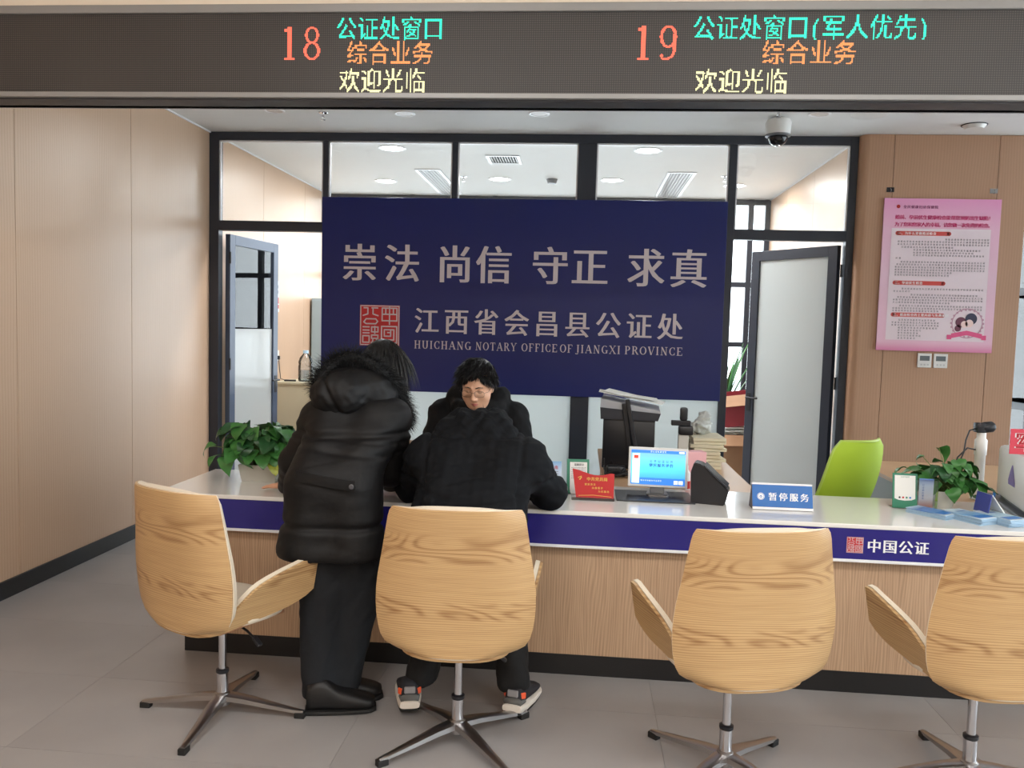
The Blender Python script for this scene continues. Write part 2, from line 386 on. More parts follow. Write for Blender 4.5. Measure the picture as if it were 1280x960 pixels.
def seal(parent, x, z, s, y, mr=None, mw=None, name='red_seal'):
    a = obj(name, B(x, x+s, y-.0012, y, z, z+s, .0), mr or m_sealr, parent)
    b = NB(); strokes(b, [(x+s*a_, z+s*b_, x+s*c_, z+s*d_) for a_, b_, c_, d_ in SEAL], s*.032, None, y-.0018)
    e = .02
    strokes(b, [(x+s*e, z+s*e, x+s*(1-e), z+s*e), (x+s*(1-e), z+s*e, x+s*(1-e), z+s*(1-e)), (x+s*(1-e), z+s*(1-e), x+s*e, z+s*(1-e)), (x+s*e, z+s*(1-e), x+s*e, z+s*e)], s*.025, None, y-.0018)
    obj('seal_characters', b, mw or m_btext, a)

# ------------------------------------------------------------------ SETTING
XL, YW, ZC = -3.15, 6.72, 3.135
fl = srt('floor')
obj('screed', B(XL-.1, 7.2, -3.2, 9.95, -.12, -.003), m_grout, fl)
tile = None
for i in range(-1, 7):
    for j in range(-3, 8):
        x0, y0 = -2.05+1.2*i, 3.92+.6*(j-2)
        xa = max(x0, XL); xb = min(x0+1.2, 7.0)
        if xb-xa < .1: continue
        b = B(-(xb-xa)/2+.0006, (xb-xa)/2-.0006, -.2994, .2994, -.003, 0)
        full = abs(xb-xa-1.2) < 1e-6
        if full:
            if tile is None: tile = mesh_from(b)
            else: b.free(); b = None
            obj('floor_tile', tile, m_floor, fl, loc=((xa+xb)/2, y0+.3, 0))
        else: obj('floor_tile', b, m_floor, fl, loc=((xa+xb)/2, y0+.3, 0))
obj('lobby_floor_slab', B(XL, 7.0, -3.2, 3.92-3.0, -.003, 0), m_floor, fl)
obj('back_room_floor_slab', B(XL, 7.0, 7.52, 9.9, -.003, 0), m_floor, fl)

c = srt('ceiling')
def slab(name, x0, x1, y0, y1, z, mat, par): return obj(name, B(x0, x1, y0, y1, z, z+.08), mat, par)
slab('counter_zone_panel', XL, 7.2, 3.34, YW, ZC, m_white, c)
slab('back_room_panel', XL, 7.2, YW, 9.95, ZC, m_white, c)
slab('lobby_panel', XL, 7.2, -3.2, 3.34, 3.3, m_cream_c, c)
obj('trim_1', B(XL, 7.0, 3.2, 3.34, 2.815, 3.3), m_cream_c)['kind'] = 'structure'

wl = srt('wall_left')
seams = [-3.2, -1.55, -.38, .79, 1.96, 3.15, 4.32, 5.49, 6.68]
for a, b_ in zip(seams, seams[1:]): obj('wall_panel', B(XL-.02, XL, a+.002, b_-.002, .095, 3.31, .0015), m_wall, wl)
for a, b_ in ((6.76, 7.85), (7.85, 9.03), (9.03, 9.9)): obj('wall_panel', B(XL-.02, XL, a+.002, b_-.002, .095, ZC, .0015), m_wall, wl)
obj('wall_backing', B(XL-.1, XL-.02, -3.2, 9.95, 0, 3.38), m_ink, wl)
obj('baseboard_left', B(XL, XL+.014, -3.2, 6.68, 0, .1, .001), m_black)['kind'] = 'structure'
obj('baseboard_left', B(XL, XL+.014, 6.76, 9.8, 0, .1, .001), m_black)['kind'] = 'structure'
obj('trim_2', B(XL, XL+.012, 3.34, 6.68, ZC-.012, ZC), m_whitetrim)['kind'] = 'structure'
obj('trim_3', B(XL, XL+.012, 6.76, 9.8, ZC-.012, ZC), m_whitetrim)['kind'] = 'structure'

# wood clad column wall to the right of the glazed partition
wr = srt('wall_front')
b = NB(); prof = [(2.33-.002, 6.6), (2.33-.002, 6.63), (2.13, 6.63)]
rr = .06
outer = [(2.09+rr-rr*math.cos(t), 6.6+rr-rr*math.sin(t)) for t in np.linspace(0, PI/2, 7)]
poly = [(2.09, 6.86)]+outer+[(2.328, 6.6), (2.328, 6.86)]
prism(b, poly, .0, ZC-.002, axes='xy')
obj('corner_panel', b, m_col, wr, angle=40)
for a, b_ in ((2.332, 3.098), (3.102, 3.315)): obj('wall_panel', B(a, b_, 6.6, 6.62, 0, ZC-.002, .0012), m_col, wr)
obj('wall_backing', B(2.33, 3.30, 6.62, 6.86, 0, ZC-.002), m_ink, wr)
# inner right wall of the back room
wi = srt('wall_right')
for a, b_ in ((6.87, 8.0), (8.0, 9.05), (9.05, 9.8)): obj('wall_panel', B(2.115, 2.135, a+.002, b_-.002, 0, ZC-.002, .0015), m_wall, wi)
obj('wall_backing', B(2.135, 2.2, 6.87, 9.9, 0, ZC-.002), m_ink, wi)
obj('trim_4', B(2.103, 2.115, 6.87, 9.8, ZC-.012, ZC-.001), m_whitetrim)['kind'] = 'structure'
# lobby enclosure behind and beside the camera
wb = srt('wall_back')
obj('wall_slab', B(XL-.1, 7.2, -3.3, -3.2, 0, 3.38), m_cream_c, wb)

def glazing(name, horiz, x0, x1, p, z0, z1, vs, hs, mat, gm, d=.06, t=.05):
    """window of mullions and panes; horiz: along x at y=p, else along y at x=p"""
    s = srt(name)
    def bx(nm, a0, a1, c0, c1, e0, e1, mt, bev=.002):
        if horiz: return obj(nm, B(a0, a1, c0, c1, e0, e1, bev), mt, s)
        return obj(nm, B(c0, c1, a0, a1, e0, e1, bev), mt, s)
    for v in vs: bx('mullion', v-t/2, v+t/2, p-d/2, p+d/2, z0, z1, mat)
    for h_ in hs:
        for a, b_ in zip(vs, vs[1:]): bx('transom', a+t/2, b_-t/2, p-d/2, p+d/2, h_-t/2, h_+t/2, mat)
    for a, b_ in zip(vs, vs[1:]):
        for e, f in zip(hs, hs[1:]): bx('pane', a+t/2-.005, b_-t/2+.005, p-.004, p+.004, e+t/2-.005, f-t/2+.005, gm, 0)
    return s
m_sash = M('dark_window_frame', (38, 44, 54), .4)
glazing('window_2', True, XL, 7.2, 9.84, 0, ZC, [-3.12, -2.1, -1.1, -.1, .9, 1.9, 2.09], [.03, .8, 1.45, 2.15, 3.1], m_sash, m_glass, t=.06)
glazing('window_3', False, -3, 9.9, 4.6, 0, 3.3, [-3.1, -1.6, 0, 1.6, 3.2, 4.8, 6.4, 7.6, 8.8, 9.85], [.03, .9, 2.1, 3.11], m_sash, m_glass, d=.08, t=.07)
glazing('window_4', True, 2.2, 4.6, 9.84, 0, ZC, [2.25, 3.4, 4.55], [.03, .9, 2.1, 3.1], m_sash, m_glass, t=.06)

# glazed partition
p = srt('window_1')
def fb(nm, x0, x1, z0, z1, y0=YW-.04, y1=YW+.04, mt=m_dark): return obj(nm, B(x0, x1, y0, y1, z0, z1, .002), mt, p)
fb('mullion', XL, -3.07, 0, ZC-.002); fb('mullion', 2.03, 2.09, 0, ZC-.002)
fb('mullion', -.085, .062, 0, 3.065)
fb('mullion', -2.18, -2.135, 0, 3.065); fb('mullion', 1.105, 1.165, 0, 3.065)
fb('mullion', -1.105, -1.06, 0, 3.065)
fb('transom', -3.07, 2.03, 3.067, ZC-.002)
for a, b_ in ((-3.07, -2.18), (1.165, 2.03)): fb('transom', a, b_, 2.325, 2.405)
for a, b_ in ((-2.135, -1.105), (-1.06, -.085), (.062, 1.105)): fb('transom', a, b_, 2.33, 2.39); fb('transom', a, b_, 0, .08)
for a, b_ in ((-3.07, -2.18), (-2.135, -1.105), (-1.06, -.085), (.062, 1.105), (1.165, 2.03)):
    fb('glass_pane', a-.004, b_+.004, 2.39 if -2.2 < a < 1.1 else 2.4, 3.07, YW-.005, YW+.005, m_glass)
    bead = NB(); zz0 = 2.392 if -2.2 < a < 1.1 else 2.407
    for (q0, q1, s0, s1) in ((a, a+.012, zz0, 3.065), (b_-.012, b_, zz0, 3.065), (a, b_, 3.053, 3.065)): box(bead, q0, q1, YW-.028, YW-.008, s0, s1)
    obj('glazing_bead', bead, m_whitetrim, p)
for a, b_ in ((-2.135, -1.105), (-1.06, -.085), (.062, 1.105)):
    fb('frosted_pane', a-.004, b_+.004, .075, 2.335, YW-.005, YW+.005, m_frost)

def leaf_door(name, hx, ang, wdt, flip, cut):
    """hinged leaf: local x runs from the hinge"""
    s = srt(name); s.location = (hx, YW+.03, 0); s.rotation_euler = (0, 0, ang)
    H, st = 2.30, .085
    dm = m_door if flip else m_dark
    for nm, a, b_, e, f in (('stile', 0, st, .01, H), ('stile', wdt-st, wdt, .01, H), ('rail', st, wdt-st, H-st, H), ('rail', st, wdt-st, .01, .14)):
        obj(nm, B(a, b_, -.022, .022, e, f, .002), dm, s)
    if cut:
        obj('frosted_pane', B(st-.004, wdt-st+.004, -.004, .004, .135, cut), m_frost, s)
        obj('glass_pane', B(st-.004, wdt-st+.004, -.004, .004, cut, H-st+.004), m_glass, s)
    else: obj('frosted_pane', B(st-.004, wdt-st+.004, -.004, .004, .135, H-st+.004), m_frost, s)
    h_ = NB()
    for sg in (-1, 1):
        tube(h_, [(wdt-.04, sg*.022, 1.02), (wdt-.04, sg*.06, 1.02)], .009, 8)
        tube(h_, [(wdt-.035, sg*.06, 1.02), (wdt-.16, sg*.06, 1.02)], .008, 8)
        box(h_, wdt-.06, wdt-.02, sg*.022-.004, sg*.022+.004, .9, 1.06)
    obj('door_handle', h_, m_plblack, s, smooth=False)
    hn = NB()
    for z in (.25, 1.2, 2.1): tube(hn, [(-.008, -.028, z-.05), (-.008, -.028, z+.05)], .009, 8)
    obj('hinge', hn, m_plblack, s)
leaf_door('door_1', -3.02, rad(83), .84, True, 1.5)
leaf_door('door_2', 2.005, rad(128), .86, False, 0)

# ------------------------------------------------------------------ LED display
L = thing('led_display', 'long dark LED display bar with lit red, green and orange window text above the counter', 'display', (0, 3.2, 2.46))
q = NT('led_matrix'); tc = q.n('ShaderNodeTexCoord'); sx = q.n('ShaderNodeSeparateXYZ'); q.l(tc.outputs['Object'], sx.inputs[0])
gx = q.math('PINGPONG', sx.outputs['X'], .0042); gz = q.math('PINGPONG', sx.outputs['Z'], .0042)
v = q.math('MULTIPLY', q.math('MULTIPLY', gx, 238), q.math('MULTIPLY', gz, 238))
nz = q.n('ShaderNodeTexNoise'); nz.inputs['Scale'].default_value = 1.2; q.l(tc.outputs['Object'], nz.inputs[0])
mx = q.n('ShaderNodeValToRGB'); mx.color_ramp.elements[0].color = (.028, .026, .026, 1); mx.color_ramp.elements[1].color = (.12, .11, .105, 1)
q.l(q.math('ADD', v, q.math('MULTIPLY', q.math('SUBTRACT', nz.outputs[0], .5), .35)), mx.inputs[0]); q.l(mx.outputs[0], q.p.inputs['Base Color']); q.p.inputs['Roughness'].default_value = .5
m_led = q.m
X0, X1 = XL+.02, 4.4
obj('screen_panel', B(X0, X1, .0, .1, .012, .32), m_led, L)
m_silver = M('silver_extrusion', (150, 150, 150), .4, metal=.2)
obj('top_trim', B(X0, X1, -.014, .1, .32, .352, .003), m_silver, L)
obj('bottom_trim', B(X0, X1, -.016, .004, -.006, .014, .002), m_silver, L)
obj('underside', B(X0, X1, .004, .13, -.012, .012, .001), M('dark_trim', (62, 62, 66), .5), L)
obj('back_cover', B(X0, X1, .1, .14, -.012, .352), m_plgrey, L)
def emis(name, c, s):
    q = NT(name); q.p.inputs['Base Color'].default_value = (0, 0, 0, 1); q.p.inputs['Emission Color'].default_value = (*c, 1); q.p.inputs['Emission Strength'].default_value = s; return q.m
e_green = emis('led_green', (.03, 1, .62), 1.6); e_or = emis('led_orange', (1, .33, .1), 1.6); e_yel = emis('led_yellow', (1, .95, .5), 1.6); e_red = emis('led_red', (1, .14, .08), 2.0)
def inside(P, vs, fs):
    r = np.zeros(len(P), bool)
    for f in fs:
        a, b_, c_ = vs[f[0]], vs[f[1]], vs[f[2]]
        def s_(p1, p2): return (P[:, 0]-p2[0])*(p1[1]-p2[1])-(p1[0]-p2[0])*(P[:, 1]-p2[1])
        d1, d2, d3 = s_(a, b_), s_(b_, c_), s_(c_, a)
        r |= ~(((d1 < 0) | (d2 < 0) | (d3 < 0)) & ((d1 > 0) | (d2 > 0) | (d3 > 0)))
    return r
def dots(bm, grid, x0, z1, px):
    n, m_ = grid.shape
    for i in range(n):
        for j in range(m_):
            if grid[i, j]:
                x, z = x0+j*px, z1-i*px; e = px*.06
                rect(bm, x+e, x+px-e, z-px+e, z-e)
def ledline(name, txt, x0, x1, z0, z1, mat, tall=1):
    ws = [.5 if c_ in '()' else 1 for c_ in txt]; b = NB(); n = len(txt); wch = (x1-x0)/sum(ws); N = 18; px = wch/N
    s = (z1-z0)/.9
    for i, ch in enumerate(txt):
        vs, fs = glyph(ch, 2)
        cx = x0+wch*(sum(ws[:i])+ws[i]/2); rows = int(round((z1-z0)*1.05/px))
        K = 3; sub = np.array([(j+(a+.5)/K, i_+(b_+.5)/K) for i_ in range(rows) for j in range(N) for a in range(K) for b_ in range(K)])
        gx_ = (sub[:, 0]*px-wch/2)/(wch*1.0)+.5; gz_ = .38+.47-sub[:, 1]*px/s*1.0
        if ord(ch) < 0x2000: gx_ = gx_-.5+(vs[:, 0].min()+vs[:, 0].max())/2
        c_ = inside(np.stack([gx_, gz_], 1), vs, fs).reshape(rows, N, K*K).mean(2)
        dots(b, c_ > .34, cx-wch/2, z1, px)
    return obj(name, b, mat, L, loc=(0, -.0012, -2.46))
def digit_grid(d, h=34, w_=18):
    K = 3; g = np.zeros((h, w_))
    for i in range(h):
        for j in range(w_):
            c_ = 0
            for a in range(K):
                for b_ in range(K):
                    x = (j+(a+.5)/K)/w_; y = 1-(i+(b_+.5)/K)/h; X = x*.55
                    def ring(cy_, rx, ry, tx, ty):
                        o = ((X-.275)/rx)**2+((y-cy_)/ry)**2; n_ = ((X-.275)/(rx-tx))**2+((y-cy_)/(ry-ty))**2
                        return o < 1 and n_ > 1
                    if d == '1': on = (abs(X-.28) < .056 and y > .02) or (y < .05 and abs(X-.28) < .15) or (.86 < y < .93 and .12 < X < .28) or (y > .9 and .2 < X < .31 and y-.9 < (X-.2))
                    elif d == '8': on = ring(.75, .2, .25, .072, .05) or ring(.27, .235, .27, .08, .05)
                    else: on = ring(.68, .23, .32, .078, .05) or (.41 < X < .48 and .3 < y < .75) or (y < .32 and ((X-.2)/.28)**2+((y-.3)/.3)**2 < 1 and ((X-.2)/.215)**2+((y-.3)/.25)**2 > 1 and y < .3 and X > .1) or ((X-.1)**2+(y-.12)**2 < .002)
                    c_ += on
            g[i, j] = c_/9 > .4
    return g
for nm, ds, xs in (('led_number', '18', (-1.222, -1.132)), ('led_number', '19', (.152, .245))):
    for d_, x_ in zip(ds, xs):
        b = NB(); dots(b, digit_grid(d_), x_, 2.728, .084/18*.9+.0)
        bmesh.ops.scale(b, vec=(1, 1, .88), space=Matrix.Translation((0, 0, -2.728)), verts=b.verts[:])
        obj('led_digit', b, e_red, L, loc=(0, -.0012, -2.46))
ledline('led_text', '公证处窗口', -1.0, -.572, 2.681, 2.766, e_green)
ledline('led_text', '综合业务', -.957, -.612, 2.588, 2.674, e_or)
ledline('led_text', '欢迎光临', -.986, -.64, 2.482, 2.57, e_yel)
ledline('led_text', '公证处窗口(军人优先)', .37, 1.228, 2.679, 2.766, e_green)
ledline('led_text', '综合业务', .628, .975, 2.588, 2.674, e_or)
ledline('led_text', '欢迎光临', .386, .73, 2.484, 2.57, e_yel)

# ------------------------------------------------------------------ banner on the partition
T = thing('wall_banner', 'large navy blue banner with pale characters and red square seal on the glass partition', 'banner', (-.53, YW-.075, 1.82))
T.rotation_euler = (0, rad(-.15), 0)
obj('board', B(-1.64, 1.635, 0, .022, -.79, .79, .002), m_banner, T)
b = NB(); off = lambda x, z: (x+.53, z-1.82)
for ch, x0, x1 in (('崇', -2.007, -1.691), ('法', -1.637, -1.35), ('尚', -1.198, -.921), ('信', -.881, -.594), ('守', -.418, -.146), ('正', -.101, .175), ('求', .347, .62), ('真', .676, .965)):
    b = NB(); put(b, ch, off((x0+x1)/2, 2.082), .325, Tr(0, -.001, 0), .022, 5, .93); obj('slogan_character', b, m_btext, T)
b = NB()
for i, ch in enumerate('江西省会昌县公证处'): b = NB(); put(b, ch, off(-1.388+.105+i*(2.185-.21)/8, 1.617), .225, Tr(0, -.001, 0), .02, 5, .93); obj('office_name_character', b, m_btext, T)
for wd_, a, b_ in (('HUICHANG', 518, 591), ('NOTARY', 596, 648), ('OFFICE', 654, 699), ('OF', 702, 718), ('JIANGXI', 722, 777), ('PROVINCE', 782, 853)):
    kx_ = 2.183/335; b = NB(); serif(b, wd_, -1.384+.53+(a-518)*kx_, -1.384+.53+(b_-518)*kx_+.008, 1.386-1.82, .066, Tr(0, -.001, 0)); obj('latin_word', b, m_btext, T)
seal(T, -1.842+.53, 1.4-1.82, .334, 0)

# ------------------------------------------------------------------ counter
CF, CT = 3.61, .77
C = thing('service_counter', 'long white-topped service counter with blue front band and wood veneer panels', 'counter', (0, 3.9, 0))
CX0, CX1 = -1.96, 4.2
obj('worktop', B(CX0, CX1, CF-3.9, 4.235-3.9, CT-.02, CT, .004), m_top, C)
obj('blue_band', B(CX0+.002, CX1, CF+.004-3.9, CF+.03-3.9, CT-.155, CT-.02, .001), m_blue, C)
obj('end_band', B(CX0+.002, CX0+.02, CF+.03-3.9, 4.23-3.9, CT-.155, CT-.02, .001), m_blue, C)
obj('edge_strip', B(CX0, CX1, CF-3.9, CF+.032-3.9, CT-.168, CT-.155, .002), m_whitetrim, C)
obj('apron', B(CX0+.02, CX1, CF+.03-3.9, 4.22-3.9, CT-.155, CT-.02), m_plgrey, C)
for a, b_ in ((-1.84, -.62), (-.616, .604), (.608, 1.828), (1.832, 3.05), (3.054, 4.2)):
    obj('front_panel', B(a, b_, 3.66-3.9, 3.68-3.9, .095, CT-.155), m_counter, C)
obj('end_panel', B(-1.84, -1.82, 3.68-3.9, 4.15-3.9, .095, CT-.155), m_counter, C)
obj('kickplate', B(-1.842, CX1, 3.657-3.9, 4.15-3.9, 0, .095, .001), m_black, C)
obj('carcass', B(-1.82, CX1, 3.68-3.9, 4.15-3.9, .095, .6), m_deskg, C)
seal(C, 1.172, .643, .07, CF+.004-3.9)
b = NB(); line(b, '中国公证', 1.255, 1.52, .678, .062, Tr(0, CF+.0035-3.9, 0), .03, nb=3); obj('band_lettering', b, m_wprint, C)

# ------------------------------------------------------------------ swivel chairs
def ip(t, xs, ys): return float(np.interp(t, xs, ys))
def smooth_ip(t, xs, ys):
    i = min(max(int(np.searchsorted(xs, t)-1), 0), len(xs)-2); u = (t-xs[i])/(xs[i+1]-xs[i]); u = min(max(u, 0), 1)
    def tan(k):
        if k == 0: return (ys[1]-ys[0])/(xs[1]-xs[0])
        if k == len(xs)-1: return (ys[-1]-ys[-2])/(xs[-1]-xs[-2])
        return (ys[k+1]-ys[k-1])/(xs[k+1]-xs[k-1])
    h = xs[i+1]-xs[i]; a, b_ = ys[i], ys[i+1]; ma, mb = tan(i)*h, tan(i+1)*h
    return a*(2*u**3-3*u*u+1)+ma*(u**3-2*u*u+u)+b_*(-2*u**3+3*u*u)+mb*(u**3-u*u)
ZB = [.415, .43, .46, .52, .60, .68, .78, .88, .935, .955]
HW = [.182, .230, .258, .273, .279, .274, .257, .241, .231, .219]
def back_pt(t, u, grow=0):
    z = .415+.54*t; hw = smooth_ip(z, ZB, HW)+grow
    if t > .995: z += grow
    if t < .005: z -= grow*2.5
    yb = -.226-.07*t**1.2
    y = yb+(.045+.035*t)*abs(u)**3.2+.010*u*u
    z2 = z+.018*(1-t)**4*abs(u)**2-.012*t**6*abs(u)**4
    return (u*hw, y, z2)
PATH = [(0, -.2), (.09, -.198), (.165, -.18), (.222, -.135), (.258, -.06), (.278, .03), (.291, .12), (.300, .215)]
PZ0 = [.392, .395, .406, .422, .434, .447, .468, .505]; PZ1 = [.43, .43, .44, .50, .575, .61, .632, .652]; PIN = [0, .0, .008, .03, .05, .05, .035, .022]
def arm_pt(s, t):
    a = abs(s)*7; k = list(range(8)); x = smooth_ip(a, k, [p_[0] for p_ in PATH]); y = smooth_ip(a, k, [p_[1] for p_ in PATH])
    z0, z1, pin = smooth_ip(a, k, PZ0), smooth_ip(a, k, PZ1), smooth_ip(a, k, PIN)
    x = max(x-pin*(1-t), 0); z = z0+(z1-z0)*t
    if abs(s) > .98: z = z0+.008+(z1-z0-.016)*t
    return (math.copysign(x, s) if s else 0, y-.004*(1-t), z)
def make_chair(loc, rz, star, label):
    t = thing('swivel_armchair', label, 'chair', loc, rz, 'oak-backed swivel armchairs in a row along the counter')
    ts = [0, .02, .05, .1, .17, .25, .34, .43, .52, .61, .7, .79, .87, .93, .97, 1.0]; us = list(np.linspace(-1, 1, 21))
    obj('back_shell', sheet(NB(), [[back_pt(a, u) for a in ts] for u in us], 0, .011), m_chair, t, angle=50)
    obj('back_pad', sheet(NB(), [[back_pt(a, u, .004) for a in ts] for u in us], -.032, -.0005), m_cream, t, angle=60)
    ss = [x for x in np.linspace(-1, 1, 41)]
    gr = [[arm_pt(s, a) for a in (0, .2, .4, .6, .8, 1)] for s in ss]
    obj('arm_shell', sheet(NB(), gr, 0, .011), m_chair, t, angle=50)
    obj('arm_pad', sheet(NB(), [[(p_[0], p_[1], p_[2]+.003) for p_ in r] for r in gr], -.018, -.0005), m_cream, t, angle=60)
    b = NB(); n = 28
    rings = []
    for k_, (s_, z) in enumerate(((.90, .418), (.97, .425), (1, .44), (.98, .458), (.9, .468), (.5, .475), (.02, .476))):
        rings.append([b.verts.new((math.copysign(abs(math.cos(a))**.75, math.cos(a))*.232*s_, .015+math.copysign(abs(math.sin(a))**.75, math.sin(a))*.19*s_, z)) for a in [2*PI*i/n for i in range(n)]])
    for r1, r2 in zip(rings, rings[1:]):
        for i in range(n): b.faces.new((r1[i], r1[(i+1) % n], r2[(i+1) % n], r2[i]))
    b.faces.new(rings[0][::-1]); b.faces.new(rings[-1])
    obj('seat_cushion', b, m_cream, t, angle=70)
    obj('seat_pan', B(-.18, .18, -.16, .16, .402, .417, .006), m_plyedge, t)
    obj('tilt_mechanism', B(-.06, .06, -.09, .09, .36, .402, .01), m_plblack, t)
    lv = NB(); tube(lv, [(.05, .02, .375), (.11, .03, .35), (.15, .035, .325)], .005, 8); box(lv, -.015, .03, -.012, .012, -.006, .006, .004, Tr(.155, .036, .322) @ Ry(rad(38)))
    obj('height_lever', lv, m_plblack, t)
    obj('gas_lift', lathe(NB(), [(.0155, .16), (.0155, .37)], 20), m_chrome, t, angle=40)
    obj('lift_collar', lathe(NB(), [(.0235, .166), (.0255, .17), (.0255, .180), (.017, .184)], 20), m_plblack, t, angle=40)
    obj('column_sleeve', lathe(NB(), [(.0225, .04), (.0235, .17)], 24), m_chrome, t, angle=40)
    obj('base_hub', lathe(NB(), [(.03, .035), (.032, .045), (.03, .085), (.024, .09)], 24), m_alu, t, angle=40)
    for k in range(4):
        a = star+k*PI/2; b = NB(); secs = [(.02, .03, .06, .082), (.1, .025, .052, .073), (.2, .019, .036, .054), (.3, .014, .022, .036), (.335, .011, .018, .030)]
        R_ = []
        for (d, hw, z0, z1) in secs:
            R_.append([b.verts.new(v_) for v_ in ((d, -hw, z0), (d, hw, z0), (d, hw*.9, z1-.004), (d, hw*.5, z1), (d, -hw*.5, z1), (d, -hw*.9, z1-.004))])
        for r1, r2 in zip(R_, R_[1:]):
            for i in range(6): b.faces.new((r1[i], r1[(i+1) % 6], r2[(i+1) % 6], r2[i]))
        b.faces.new(R_[0][::-1]); b.faces.new(R_[-1]); b.transform(Rz(a))
        lg = obj('base_leg', b, m_alu, t, angle=35)
        obj('rubber_foot', B(.3, .342, -.0145, .0145, 0, .024, .003, Rz(a)), m_rub, lg)
    return t
ch = make_chair((-1.397, 3.088, 0), rad(-27), rad(27), 'leftmost oak-backed swivel armchair, turned right, beside the woman in the parka')
def star_chair(loc, rz, star, label): return make_chair(loc, rz, star-rz, label)
ch2 = star_chair((-.428, 2.998, 0), rad(3), rad(42), 'oak-backed swivel armchair with the man in the dark jacket sitting on it')
ch3 = star_chair((.559, 2.90, 0), rad(13), rad(46), 'empty oak-backed swivel armchair in front of the blue tent sign')
ch4 = star_chair((1.422, 2.95, 0), rad(6), rad(4), 'rightmost oak-backed swivel armchair, cut off by the picture edge')


